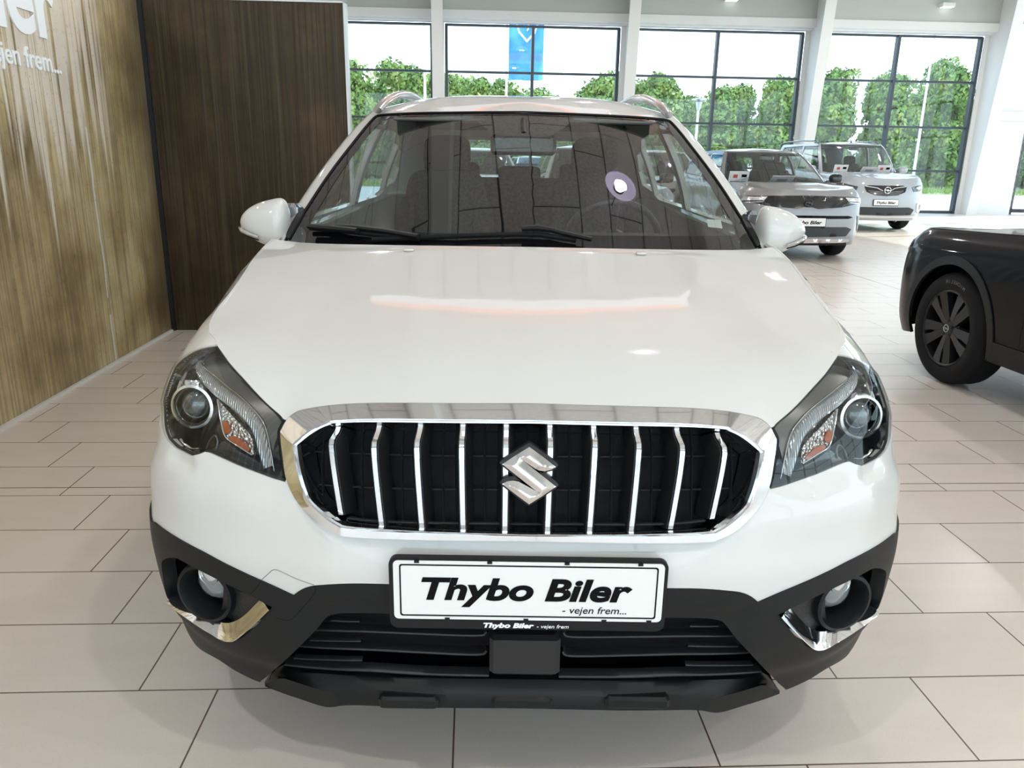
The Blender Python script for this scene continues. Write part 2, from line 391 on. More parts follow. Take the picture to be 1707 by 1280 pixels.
# ------------------------------------------------------------------ lamps
def dish_lamp(x, y, z=5.35):
    e = empty('ceiling_lamp', B(x, y, z), YAW)
    tag(e, 'round white dish spotlight under the ceiling, most of them added as fill light', 'ceiling lamp', 'dish spotlights under the ceiling, most added as fill light')
    MB().tube([(0, 0, .16), (0, 0, HC-z)], .012, 8).build('stem', gloss_black, e)
    MB().lathe([(.06, .20), (.09, .15), (.09, .06), (.06, .03)], 24).build('lamp_body', gloss_black, e)
    MB().lathe([(.03, .08), (.12, .06), (.20, .01), (.25, -.05), (.243, -.05), (.195, .004), (.115, .052), (.03, .07)], 36).build('reflector_dish', mat('dish_lilac', (.62, .58, .68), .3, emit=(.78, .68, 1), estr=1.7), e)
    MB().lathe([(0, -.005), (.04, .0), (.07, .03), (.04, .06)], 20).build('bulb', mat('lamp_glow', (1, 1, 1), .5, emit=(1, .96, .9), estr=12), e)
    l = area('lamp_light', (0, 0, -.06), .19, .19, LAMP_W, (1, .955, .90), shape='DISK'); l.parent = e; l.data.cycles.max_bounces = 6
    return e
LAMP_W = 45
for ix in range(6):  # mostly unseen repeats of the mirrored dish, added to fill the hall with light
    for iy in range(5):
        if (ix, iy) != (1, 2): dish_lamp(-5.15+ix*3.5, -6.8+iy*6.2)
def box_lamp(x, z):
    e = empty('wall_lamp', B(x, 21.5, z), YAW)
    MB().box((0, 0, 0), (.34, .22, .10), bev=.01).build('housing', wall_white, e); MB().box((0, -.02, -.054), (.28, .16, .01)).build('diffuser', mat('soft_glow', (1,)*3, emit=(1, 1, 1), estr=1.6), e); return e
tag(box_lamp(6.55, 5.3), 'small square white lamp on the bulkhead above the middle window', 'wall lamp')
tag(box_lamp(12.2, 5.28), 'small square white lamp on the bulkhead above the rightmost window', 'wall lamp')
# salmon coloured lit beam across the hall with white edges
cb = empty('light_beam', B(.75, 8.9, 0), YAW); tag(cb, 'salmon coloured lit beam under the ceiling mirrored in the bonnet', 'beam')
MB().box((0, 0, 5.35), (4.7, .5, .3)).build('beam_box', mat('salmon', (.8, .33, .2), .5, emit=(1, .30, .15), estr=1.3), cb, smooth=False)
MB().box((0, -.02, 5.18), (4.8, .6, .05)).build('edge_strip', mat('strip_glow', (.9, .88, .95), .5, emit=(.9, .88, 1), estr=.8), cb, smooth=False)
m = MB()
for x in (-2.1, 2.1): m.tube([(x, 0, 5.5), (x, 0, HC)], .015, 8)
m.build('hanger', satin_metal, cb)

# ------------------------------------------------------------------ surfaces and panels
def pchip(x, y):
    x = np.asarray(x, float); y = np.asarray(y, float); h = np.diff(x); d = np.diff(y)/h
    m = np.zeros(len(x)); 
    for i in range(1, len(x)-1):
        if d[i-1]*d[i] > 0:
            w1 = 2*h[i]+h[i-1]; w2 = h[i]+2*h[i-1]; m[i] = (w1+w2)/(w1/d[i-1]+w2/d[i])
    m[0] = d[0]; m[-1] = d[-1]
    def f(t):
        t = np.asarray(t, float); i = np.clip(np.searchsorted(x, t)-1, 0, len(x)-2); tt = np.clip((t-x[i])/h[i], -3, 4)
        u = np.clip(tt, 0, 1)
        r = (2*u**3-3*u**2+1)*y[i]+(u**3-2*u**2+u)*h[i]*m[i]+(-2*u**3+3*u**2)*y[i+1]+(u**3-u**2)*h[i]*m[i+1]
        r = r + np.where(tt < 0, tt*h[i]*m[0], 0) + np.where(tt > 1, (tt-1)*h[i]*m[-1], 0)
        return r
    return f
def smooth_f(a, b, x):
    t = np.clip((x-a)/(b-a), 0, 1); return t*t*(3-2*t)
class Ring:
    """closed body band: front nose, flanks and tail as one surface over (s, z); s runs round the plan from the nose centre"""
    def __init__(s, front, rear, W, Pf, yj, yk, Pr, bulge=None, dz=None, disp=None, wn=.87, D=None, zmid=(.65, .85)):
        s.W, s.Pf, s.Pr, s.yj, s.yk, s.dz, s.disp, s.bulge = W, Pf, Pr, yj, yk, dz, disp, bulge
        s.D, s.zmid = D, zmid
        def prep(pts, D):
            p = np.array(pts, float); t = np.concatenate([[0], np.cumsum(np.hypot(np.diff(p[:, 0]), np.diff(p[:, 1])))])
            fx, fy = pchip(t, p[:, 0]), pchip(t, p[:, 1]); tt = np.linspace(0, t[-1], 400); X, Y = fx(tt), fy(tt)
            L = np.concatenate([[0], np.cumsum(np.hypot(np.diff(X)*wn, np.diff(Y)*D))]); return L, X, Y
        s.fL, s.fX, s.fY = prep(front, D(1.2) if D else yj); s.S1 = s.fL[-1]; s.S2 = s.S1+yk-yj
        s.rL, s.rX, s.rY = prep(rear, float(Pr(.6))-yk if Pr else .5); s.S3 = s.S2+s.rL[-1]
    def __call__(s, q, z):
        q = np.asarray(q, float); z = np.asarray(z, float)+0*q; q = q+0*z; a = np.abs(q); sg = np.sign(q)
        X0 = np.where(a < s.S1, np.interp(a, s.fL, s.fX), np.where(a < s.S2, 1.0, np.interp(s.rL[-1]-(a-s.S2), s.rL, s.rX)))
        Y0f = np.interp(a, s.fL, s.fY); Y0r = np.interp(s.rL[-1]-(a-s.S2), s.rL, s.rY)
        yjz = s.yj if s.D is None else s.Pf(z)+s.D(z)
        yf = s.Pf(z)*(1-Y0f)+yjz*Y0f; ym = yjz+(a-s.S1)*(s.yk-yjz)/(s.yk-s.yj)
        y = np.where(a < s.S1, yf, ym)
        if s.Pr is not None: y = np.where(a > s.S2, s.yk+(s.Pr(z)-s.yk)*(1-Y0r), y)
        zz = z if s.dz is None else z-s.dz(y)*smooth_f(s.zmid[0], s.zmid[1], z)
        x = X0*s.W(zz)
        if s.bulge is not None: x = x+X0*s.bulge(y, z)
        P = np.stack([sg*x, y, z], -1)
        if s.disp is not None: P[..., 1] += s.disp(np.abs(P[..., 0]), z)
        return P
    def s_of_y(s, y, z=.6):
        q = np.linspace(0, s.S3-.01, 1500); Y = s(q, z)[:, 1]; return float(np.interp(y, np.maximum.accumulate(Y), q))
def normals(surf, a, b, e=1e-3):
    da = surf(a+e, b)-surf(a-e, b); db = surf(a, b+e)-surf(a, b-e); n = np.cross(da, db)
    return n/np.maximum(np.linalg.norm(n, axis=-1, keepdims=True), 1e-9)
class Off:
    def __init__(s, surf, d): s.s, s.d = surf, d
    def __call__(s, a, b):
        a = np.asarray(a, float); b = np.asarray(b, float); d = s.d(a, b)[..., None] if callable(s.d) else s.d
        return s.s(a, b)+normals(s.s, a, b)*d
CAR = np.array([.034, 1.30, 0.0]); CAR_RZ = .003
def to_px(P):
    c, s_ = math.cos(CAR_RZ), math.sin(CAR_RZ); P = np.atleast_2d(P)
    Q = np.stack([P[:, 0]*c-P[:, 1]*s_, P[:, 0]*s_+P[:, 1]*c, P[:, 2]], -1)+CAR-np.array([0, 0, CAM_Z])
    d = Q@Fv; return np.stack([853.5+CAM_F*(Q@Rv)/d, 640-CAM_F*(Q@Uv)/d], -1)
def px_ray(x, y):
    d = Fv+Rv*(x-853.5)/CAM_F-Uv*(y-640)/CAM_F; c, s_ = math.cos(-CAR_RZ), math.sin(-CAR_RZ)
    o = np.array([0, 0, CAM_Z])-CAR
    r = lambda v: np.array([v[0]*c-v[1]*s_, v[0]*s_+v[1]*c, v[2]]); return r(o), r(d)
BAKED = {}
TRACED = {}
def tr(key, surf, pts, dom=((-1.3, 1.3), (.16, 1.12)), signs=-1):
    """outline points -> surface coordinates"""
    if key in BAKED: return BAKED[key]
    a0 = np.linspace(dom[0][0], dom[0][1], 140); b0 = np.linspace(dom[1][0], dom[1][1], 60)
    A, Bm = np.meshgrid(a0, b0); A, Bm = A.ravel(), Bm.ravel()
    P = surf(A, Bm); px = to_px(P); n = normals(surf, A, Bm)
    o, _ = px_ray(853, 640); vis = ((P-o)*n).sum(-1) < 0
    out = []
    for p in pts:
        d = np.hypot(px[:, 0]-p[0], px[:, 1]-p[1])+np.where(vis, 0, 1e4); i = int(d.argmin()); q = np.array([A[i], Bm[i]]); best = (1e9, q)
        for _ in range(25):
            f = to_px(surf(q[0], q[1]))[0]-np.array(p[:2]); err = np.hypot(*f)
            if err < best[0]: best = (err, q.copy())
            if err < .02: break
            e = 1e-4; J = np.stack([(to_px(surf(q[0]+e, q[1]))[0]-to_px(surf(q[0]-e, q[1]))[0])/(2*e), (to_px(surf(q[0], q[1]+e))[0]-to_px(surf(q[0], q[1]-e))[0])/(2*e)], 1)
            try: st = np.linalg.solve(J.T@J+1e-3*np.eye(2), J.T@f)
            except Exception: break
            q = q-np.clip(st, -.05, .05)
        q = best[1]; out.append((round(float(q[0]), 5), round(float(q[1]), 5))+tuple(p[2:]))
    TRACED[key] = out; return out
def catmull(pts, closed=True, n=6):
    """smooth a traced outline; points flagged 'c' stay corners"""
    m = len(pts); out = []
    P = [np.array(p[:2], float) for p in pts]; cn = [len(p) > 2 and p[2] == 'c' for p in pts]
    for i in range(m if closed else m-1):
        p1, p2 = P[i], P[(i+1) % m]
        p0 = P[i-1] if (closed or i > 0) and not cn[i] else 2*p1-p2
        p3 = P[(i+2) % m] if (closed or i+2 < m) and not cn[(i+1) % m] else 2*p2-p1
        L = np.hypot(*(p2-p1)); 
        for k in range(n):
            t = k/n; out.append(.5*((2*p1)+(-p0+p2)*t+(2*p0-5*p1+4*p2-p3)*t*t+(-p0+3*p1-3*p2+p3)*t**3))
    if not closed: out.append(P[-1])
    return [tuple(map(float, q)) for q in out]
def mirror_half(h):
    """half outline from top centre round the left (s<0) to bottom centre -> full outline"""
    r = [(-p[0],)+tuple(p[1:]) for p in h if abs(p[0]) > 2e-3][::-1]; return list(h)+r
def mirror(pts): return [(-p[0],)+tuple(p[1:]) for p in pts][::-1]
def resample(pts, res):
    out = []; m = len(pts)
    for i in range(m):
        a = np.array(pts[i][:2]); b = np.array(pts[(i+1) % m][:2]); L = np.hypot(*(b-a))
        if L < 1e-6: continue
        k = max(1, int(math.ceil(L/res)))
        for j in range(k): out.append(tuple(a+(b-a)*j/k))
    # drop near duplicates
    o2 = []
    for p in out:
        if not o2 or math.hypot(p[0]-o2[-1][0], p[1]-o2[-1][1]) > res*.12: o2.append(p)
    return o2
def inside(P, poly):
    x, y = P[:, 0], P[:, 1]; c = np.zeros(len(P), bool); q = np.array(poly); m = len(q)
    for i in range(m):
        x1, y1 = q[i-1]; x2, y2 = q[i]
        k = ((y1 > y) != (y2 > y)); 
        if abs(y2-y1) > 1e-12: c ^= k & (x < (x2-x1)*(y-y1)/(y2-y1)+x1)
    return c
def area2(p):
    q = np.array([a[:2] for a in p]); return .5*float(np.sum(q[:, 0]*np.roll(q[:, 1], -1)-np.roll(q[:, 0], -1)*q[:, 1]))
def fill(outline, holes, res):
    ol = resample(outline, res)
    if area2(ol) < 0: ol = ol[::-1]
    hs = [resample(h, res) for h in holes]; hs = [h[::-1] if area2(h) > 0 else h for h in hs]
    xs = [p[0] for p in ol]; ys = [p[1] for p in ol]
    gx = np.arange(min(xs)+res*.37, max(xs), res); gy = np.arange(min(ys)+res*.29, max(ys), res*.9)
    G = np.array([(x+(.5*res if j % 2 else 0), y) for j, y in enumerate(gy) for x in gx])
    if len(G):
        k = inside(G, ol)
        for h in hs: k &= ~inside(G, h)
        G = G[k]
        bd = np.array(ol+[p for h in hs for p in h])
        if len(G):
            keep = np.ones(len(G), bool)
            for c0 in range(0, len(G), 2000):
                D = np.hypot(G[c0:c0+2000, None, 0]-bd[None, :, 0], G[c0:c0+2000, None, 1]-bd[None, :, 1]).min(1); keep[c0:c0+2000] = D > res*.5
            G = G[keep]
    loops = [ol]+hs; V = [p for L in loops for p in L]; E = []; b = 0
    for L in loops: E += [(b+i, b+(i+1) % len(L)) for i in range(len(L))]; b += len(L)
    V = [Vector((float(p[0]), float(p[1]))) for p in V]+[Vector((float(p[0]), float(p[1]))) for p in G]
    vc, _, fc, *_r = delaunay_2d_cdt(V, E, [], 0, 1e-7)
    vc = np.array([(v[0], v[1]) for v in vc]); F = np.array([f for f in fc if len(f) == 3])
    cen = vc[F].mean(1); k = inside(cen, ol)
    for h in hs: k &= ~inside(cen, h)
    F = F[k]; a, b_, c = vc[F[:, 0]], vc[F[:, 1]], vc[F[:, 2]]
    ar = (b_[:, 0]-a[:, 0])*(c[:, 1]-a[:, 1])-(b_[:, 1]-a[:, 1])*(c[:, 0]-a[:, 0]); F[ar < 0] = F[ar < 0][:, ::-1]
    F = F[np.abs(ar) > 1e-9]
    return vc, F, loops
def panel(name, surf, outline, holes=(), res=.02, off=0.0, rim=.012, mat_=None, parent=None, rim_holes=None, round_=0.0, obj=True):
    vc, F, loops = fill(outline, holes, res)
    S = Off(surf, off) if off or callable(off) else surf
    P = S(vc[:, 0], vc[:, 1]); V = [tuple(p) for p in P]; Fs = [tuple(f) for f in F]; 
    for li, L in enumerate(loops):
        r = rim if li == 0 else (rim if rim_holes is None else rim_holes)
        if not r: continue
        q = np.array(L); p0 = S(q[:, 0], q[:, 1]); n = normals(surf, q[:, 0], q[:, 1]); p1 = p0-n*r
        b = len(V); m = len(L); V += [tuple(x) for x in p0]+[tuple(x) for x in p1]
        Fs += [(b+i, b+m+i, b+m+(i+1) % m, b+(i+1) % m) for i in range(m)]
    if not obj: return V, Fs
    return link_mesh(name, V, Fs, mat_, parent)
def strip(surf, pts, w_, h_, closed=False, off=0.0, n=6, sm=True):
    """raised bead / groove following a line on a surface: returns verts, faces"""
    c = catmull(pts, closed, n) if sm else [p[:2] for p in pts]; q = np.array(c); P = surf(q[:, 0], q[:, 1]); N = normals(surf, q[:, 0], q[:, 1])
    if closed: T = np.roll(P, -1, 0)-np.roll(P, 1, 0)
    else: T = np.gradient(P, axis=0)
    T /= np.maximum(np.linalg.norm(T, axis=1, keepdims=True), 1e-9); S = np.cross(N, T); S /= np.linalg.norm(S, axis=1, keepdims=True)
    V = []; prof = [(-.5, 0), (-.32, .8), (0, 1), (.32, .8), (.5, 0)]
    for i in range(len(P)):
        for a, b in prof: V.append(P[i]+S[i]*a*w_+N[i]*(b*h_+off))
    m = len(P); k = len(prof); Fs = [(i % m*k+j, i % m*k+j+1, (i+1) % m*k+j+1, (i+1) % m*k+j) for i in range(m if closed else m-1) for j in range(k-1)]
    return V, Fs
def tps(ctrl, reg=1e-4):
    c = np.array(ctrl, float); X = c[:, :2]; n = len(c)
    def U(r2): return np.where(r2 > 1e-12, .5*r2*np.log(np.maximum(r2, 1e-12)), 0)
    K = U(((X[:, None]-X[None])**2).sum(-1))+reg*np.eye(n)*.1; Pm = np.c_[np.ones(n), X]
    A = np.block([[K, Pm], [Pm.T, np.zeros((3, 3))]]); sol = np.linalg.solve(A, np.r_[c[:, 2], np.zeros(3)]); w_, a = sol[:n], sol[n:]
    def f(x, y):
        x = np.asarray(x, float); y = np.asarray(y, float); sh = x.shape; q = np.stack([x.ravel(), y.ravel()], -1); r = np.empty(len(q))
        for k in range(0, len(q), 4000):
            qq = q[k:k+4000]; r[k:k+4000] = U(((qq[:, None]-X[None])**2).sum(-1))@w_+a[0]+qq@a[1:]
        return r.reshape(sh)
    return f
class HF:
    def __init__(s, f): s.f = f
    def __call__(s, x, y):
        x = np.asarray(x, float); y = np.asarray(y, float)+0*x; return np.stack([x, y, s.f(x, y)], -1)

# ------------------------------------------------------------------ wheels
def wheel(parent, x, y, R=.335, wdt=.215, style='ten', side=1, rim_mat=None, name='wheel'):
    """side=+1: outer face towards +x"""
    M = Matrix.Translation((x, y, R)) @ Matrix.Rotation(math.pi/2*side, 4, 'Y')
    rr = R*.70; t = MB(); h = wdt/2
    t.lathe([(rr-.015, h-.03), (rr, h-.006), (rr+.02, h), (R-.045, h+.002), (R-.018, h-.012), (R-.004, h-.035), (R, h-.06), (R, -h+.06), (R-.004, -h+.035), (R-.018, -h+.012), (rr, -h)], 64, M)
    for k in range(3):
        zc = (k-1)*.045
        t.lathe([(R+.0005, zc-.004), (R+.0005, zc+.004)], 64, M)
    ty = t.build(name, rubber, parent)
    r = MB(); r.lathe([(rr, h-.012), (rr-.012, h-.004), (rr-.02, h-.012), (rr-.03, h-.10), (rr-.03, -h+.02)], 64, M)
    n = 5
    for k in range(n):
        for s_ in (-1, 1):
            a = 2*math.pi*k/n+.25*s_*(.9 if style == 'ten' else 0)
            if style == 'wide':
                pts = [(.035, 0), (rr*.50, .002*s_), (rr*.62, .010*s_), (rr-.012, .013*s_), (rr-.012, .090*s_), (.035, .030*s_)]
            else:
                pts = [(.035, -.017), (rr-.015, -.021), (rr-.015, .021), (.035, .017)]
            v = []
            for zz in (h-.055, h-.012):
                for (u, w2) in pts:
                    dz_ = zz+(.0 if u > .1 else -.012)
                    v.append(M @ Vector((u*math.cos(a)-w2*math.sin(a), u*math.sin(a)+w2*math.cos(a), dz_)))
            q_ = len(pts); r.add(v, [tuple(range(q_))[::-1], tuple(range(q_, 2*q_))]+[(i, (i+1) % q_, q_+(i+1) % q_, q_+i) for i in range(q_)])
    r.lathe([(.0, h-.02), (.05, h-.02), (.06, h-.03), (.07, h-.05)], 32, M)
    rm = r.build('rim', rim_mat or satin_metal, ty)
    b = MB()
    for k in range(5):
        a = 2*math.pi*(k+.5)/5; b.lathe([(0, h-.022), (.010, h-.022), (.011, h-.05)], 10, M @ Matrix.Translation((.045*math.cos(a), .045*math.sin(a), .003)))
    b.build('wheel_bolts', deep_black, ty)
    MB().lathe([(.02, h-.10), (.15, h-.10), (.15, h-.12), (.02, h-.12)], 32, M).build('brake_disc', mat('disc_metal', (.16, .16, .16), .4, metal=1), ty)
    return ty

# ------------------------------------------------------------------ pieces shared by every car
FRONT = [(0, 0), (.2, .008), (.4, .035), (.6, .108), (.75, .205), (.86, .335), (.925, .455), (.965, .60), (.988, .76), (1, .93), (1, 1)]
REAR = [(0, 0), (.25, .01), (.5, .05), (.7, .13), (.84, .25), (.92, .38), (.97, .56), (.992, .76), (1, .92), (1, 1)]
SCREEN = [(0, 0), (.25, .04), (.5, .17), (.7, .37), (.82, .56), (.88, .68), (.925, .78), (.96, .87), (.985, .94), (1, 1)]
BACK = [(0, 0), (.3, .03), (.55, .12), (.75, .28), (.88, .5), (.95, .7), (.99, .88), (1, 1)]
def arch_pts(r, ring, ya, zc, ra, z0, n=28):
    """wheel-arch outline over (s, z) from the front foot to the rear foot"""
    a0 = math.asin((z0-zc)/ra); out = []
    for k in range(n+1):
        a = math.pi-a0-(math.pi-2*a0)*k/n; y = ya+ra*math.cos(a); out.append((ring.s_of_y(y), zc+ra*math.sin(a)))
    return out
def soft(m, c, d, M=None, e=.35, nu=28, nv=16):
    """cushion: superellipsoid"""
    V = []
    sg = lambda t, p: math.copysign(abs(t)**p, t)
    for j in range(nv+1):
        ph = -math.pi/2+math.pi*j/nv
        for i in range(nu):
            th = 2*math.pi*i/nu; v = Vector((sg(math.cos(ph), e)*sg(math.cos(th), e)*d[0]/2, sg(math.cos(ph), e)*sg(math.sin(th), e)*d[1]/2, sg(math.sin(ph), e)*d[2]/2))
            if M is not None: v = M @ v
            V.append((v[0]+c[0], v[1]+c[1], v[2]+c[2]))
    return m.add(V, [(j*nu+i, j*nu+(i+1) % nu, (j+1)*nu+(i+1) % nu, (j+1)*nu+i) for j in range(nv) for i in range(nu)])
def seat(parent, x, y, z, w_=.50, name='front_seat', hr=True, back=.62, m_=None):
    m_ = m_ or fabric_dark
    m = MB(); soft(m, (x, y, z), (w_, .52, .18))
    M = Matrix.Rotation(-.32, 3, 'X'); soft(m, (x, y+.30, z+.08+back/2), (w_*.9, .15, back+.06), M)
    for q in (-1, 1): soft(m, (x+q*w_*.42, y+.24, z+.04+back/2), (.10, .18, back*.8), M, .6)
    o = m.build(name, m_, parent)
    if hr:
        m = MB(); soft(m, (x, y+.30+.32*(back/2+.10), z+.08+back+.085), (w_*.52, .12, .19), M, .5)
        for d in (-.06, .06): m.tube([(x+d, y+.30+.32*(back/2), z+.04+back), (x+d, y+.30+.32*(back/2+.08), z+.08+back+.06)], .006, 6)
        m.build('headrest', m_, o)
    return o

def liner(parent, x, y, zc, ra, dep, side):
    m = MB(); m.lathe([(ra, 0), (ra, dep), (.02, dep)], 40, Matrix.Translation((x, y, zc)) @ Matrix.Rotation(-side*math.pi/2, 4, 'Y'))
    m.v = [(p[0], p[1], max(p[2], .235)) for p in m.v]; return m.build('wheel_liner', deep_black, parent)

# ------------------------------------------------------------------ the white car
car = empty('crossover_car', tuple(CAR), CAR_RZ)
tag(car, 'large white crossover in the foreground facing the camera with chrome barred grille', 'car')
Wz = pchip([.16, .20, .26, .34, .42, .50, .60, .70, .78, .84, .87, .90, .92, .94, .96],
           [.80, .822, .845, .863, .876, .883, .873, .856, .842, .818, .798, .768, .742, .710, .66])
Pfz = pchip([.16, .21, .26, .32, .40, .46, .54, .60, .66, .72, .78, .84, .88, .92, .97],
            [.045, .028, .015, .006, .0, .0, .0, .010, .025, .043, .066, .098, .135, .19, .28])
Prz = pchip([.16, .3, .5, .7, .9, 1.0, 1.1], [4.1, 4.22, 4.28, 4.27, 4.22, 4.18, 4.15])
dz_body = pchip([.3, .5, .6, .7, .825, .96, 1.127, 1.27, 1.6, 4.4], [-.0, .03, .056, .078, .097, .114, .128, .134, .17, .21])
ub_ = pchip([.3, .5, .6, .7, .825, .96, 1.127, 1.27, 1.7, 4.4], [-.004, -.010, -.014, -.010, .006, .024, .044, .060, .066, .06])
def bulge_b(y, z): return ub_(y)*smooth_f(.75, .9, z)
body = Ring(FRONT, REAR, Wz, Pfz, .56, 3.75, Prz, dz=dz_body, bulge=bulge_b)
YA, RA, ZC = .905, .375, .335
T = lambda key, pts, surf=body, **k: tr(key, surf, pts, **k)
OC = [(880, 673.5), (657, 672.8), (566, 675.3), (507, 683.4), (489.5, 690.8), (478.5, 700.6), (468.6, 719, 'c'), (472.3, 758.4), (478.5, 797.8), (492, 827.3), (519, 856.9), (543.7, 876.5), (566, 887.6), (588, 892.5), (681.5, 896.7), (880, 899.2)]
LC = [(880, 705), (657, 702.5), (566, 705), (546, 709), (530, 716), (515, 726), (495.7, 742, 'c'), (498, 760), (503, 785), (511, 812), (521, 833), (545, 858), (566, 872.5), (588, 879), (681.5, 884), (880, 890)]
IC = [(880, 711), (657, 709), (572, 709.5), (556, 713), (540, 720), (524, 730), (506.8, 743, 'c'), (508.5, 760), (513, 785), (520, 810), (529, 830), (551, 850), (572, 866), (592, 872), (681.5, 879), (880, 886)]
LAMP = [(362.8, 576, 'c'), (371, 588), (382.5, 604), (403, 627), (423.7, 650), (448, 674.5), (468, 692), (474, 700, 'c'), (467, 710), (463.5, 721), (466, 745), (472, 785), (476.5, 803, 'c'),
        (455.6, 797), (427.5, 786.8), (399.4, 776), (371, 763.4), (352.5, 755), (344, 753, 'c'), (335, 757), (328, 758.5), (320.6, 759), (305.6, 752), (292.5, 744.6), (279.5, 731), (274, 715.6), (271.5, 682), (271.2, 663), (272.4, 648), (277, 631), (288, 614.4), (303, 598), (323, 585.4), (345, 578.5)]
# centre line first so halves mirror exactly
def half(key, pts, surf=body, **k):
    h = T(key, pts, surf, **k); h = [list(p) for p in h]
    if abs(pts[0][0]-880) < 4: h[0][0] = 0.0
    if abs(pts[-1][0]-880) < 4: h[-1][0] = 0.0
    return [tuple(p) for p in h]
oc = half('grille_outer', OC); lc = half('grille_lip', LC); ic = half('grille_inner', IC)
lamp = T('lamp', LAMP)
CLAD = [(490.3, 990.6, 'c'), (436.9, 967), (371, 936), (333.7, 916), (296, 895.6), (262, 872), (256, 869.7)]
cl = T('clad_top', CLAD)
CUP = [(880, 972), (648, 971.5), (577.5, 970.8), (532.5, 973.6), (515.6, 976.6), (502.5, 982), (490.3, 990.6, 'c')]
cu_ = half('clad_centre', CUP)
sA0 = body.s_of_y(YA-RA+.005)
arch = arch_pts(None, body, YA, ZC, RA, .30)              # along +s
archL = [(-s_, z) for s_, z in arch]                     # left side, front foot first
up_i = int(len(archL)*.28)
# ---- white bumper cover
sq = lambda L: [p[:2] for p in L]
lampbot = lamp[12:25]                                    # inner lower corner round the bottom to the outer side
bump_half = catmull(oc, False, 6)[::-1]                  # bottom centre ... reversed to top centre
bump_half = [p for p in catmull(oc[8:], False, 6)]       # from beside the lamp corner down to bottom centre
left = bump_half[::-1]                                   # bottom centre -> lamp corner
cladL = catmull([cu_[0]]+cu_[1:], False, 5)+catmull(cl, False, 5)[1:]
outerL = [(-body.s_of_y(.50), cl[-1][1]+.012), (-body.s_of_y(.545), cl[-1][1]+.02)]
lampb = catmull(lampbot, False, 5)
seamL = [(-body.s_of_y(.545), .78)]
wl = left+[p[:2] for p in lampb]+seamL+outerL[::-1]+cladL[::-1]
# full outline: left half then mirrored right half
full = mirror_half(wl) if False else None
rightm = [(-p[0], p[1]) for p in wl][::-1]
full = wl+[p for p in rightm if abs(p[0]) > 1e-4]
def relief(a, b):
    """bumper relief: shallow chin ledge under the grille and the swelling below the lamps"""
    x = np.abs(a); r = 0*x
    yc = .583+.10*np.clip((x-.20)/.25, 0, 1.6)**2
    r += .004*smooth_f(.022, -.012, b-yc)*smooth_f(.50, .36, x)
    r += .012*np.exp(-((x-.60)/.16)**2-((b-.66)/.05)**2)
    r += .009*smooth_f(.03, -.03, b-(.725-.03*(x-.75)/.1))*smooth_f(.62, .74, x)*smooth_f(.56, .66, b)
    return r
pk = T('pocket', [(306, 769)])[0]
_rel = relief
def relief(a, b): return _rel(a, b)-.012*np.exp(-((np.abs(a)-abs(pk[0]))/.045)**4-((b-pk[1]-.004)/.016)**4)
bp = panel('front_bumper', body, full, res=.012, off=relief, rim=.02, mat_=white_paint, parent=car)
# tow-eye cover seam
v, f = strip(Off(body, relief), T('tow', [(436.5, 966), (448, 955.5), (453.8, 950.5), (460, 949.5), (468, 952), (490, 962), (508, 968.5), (525, 973.5)]), .0016, .0008, n=5)
link_mesh('tow_cover_seam', v, f, mat('seam_grey', (.22, .22, .22), .6), bp)

# ---- chrome grille surround: outer chamfer, broad face, bright lip, inward wall
def loopset(h, n=7):
    c = catmull(h, False, n); r = [(-p[0], p[1]) for p in c[1:-1]][::-1]; return c+r
def loft(loops_, name, m, parent, closed=True, sharp=None):
    V = []; Fs = []; k = len(loops_[0])
    for L in loops_: V += [tuple(p) for p in L]
    for j in range(len(loops_)-1):
        for i in range(k if closed else k-1): Fs.append((j*k+i, j*k+(i+1) % k, (j+1)*k+(i+1) % k, (j+1)*k+i))
    return link_mesh(name, V, Fs, m, parent, sharp=sharp)
def at(loop, off, surf=body):
    q = np.array(loop); o_ = off(q[:, 1])[:, None] if callable(off) else off; return surf(q[:, 0], q[:, 1])+normals(surf, q[:, 0], q[:, 1])*o_
ocl, lcl, icl = loopset(oc), loopset(lc), loopset(ic)
def lerp(A, B_, t): return [(a[0]*(1-t)+b[0]*t, a[1]*(1-t)+b[1]*t) for a, b in zip(A, B_)]
gr = empty('radiator_grille', parent=car)
loft([at(ocl, -.015), at(ocl, lambda z: .002+.010*smooth_f(.70, .64, z)), at(lerp(ocl, lcl, .04), lambda z: .006+.010*smooth_f(.70, .64, z)), at(lerp(ocl, lcl, .5), lambda z: .012+.005*smooth_f(.70, .64, z)), at(lerp(ocl, lcl, .96), .018), at(lcl, .015), at(lerp(lcl, icl, .35), .021), at(lerp(lcl, icl, .7), .020), at(icl, .012), at(icl, -.05)],
     'grille_surround', chrome, gr, sharp=math.radians(22))
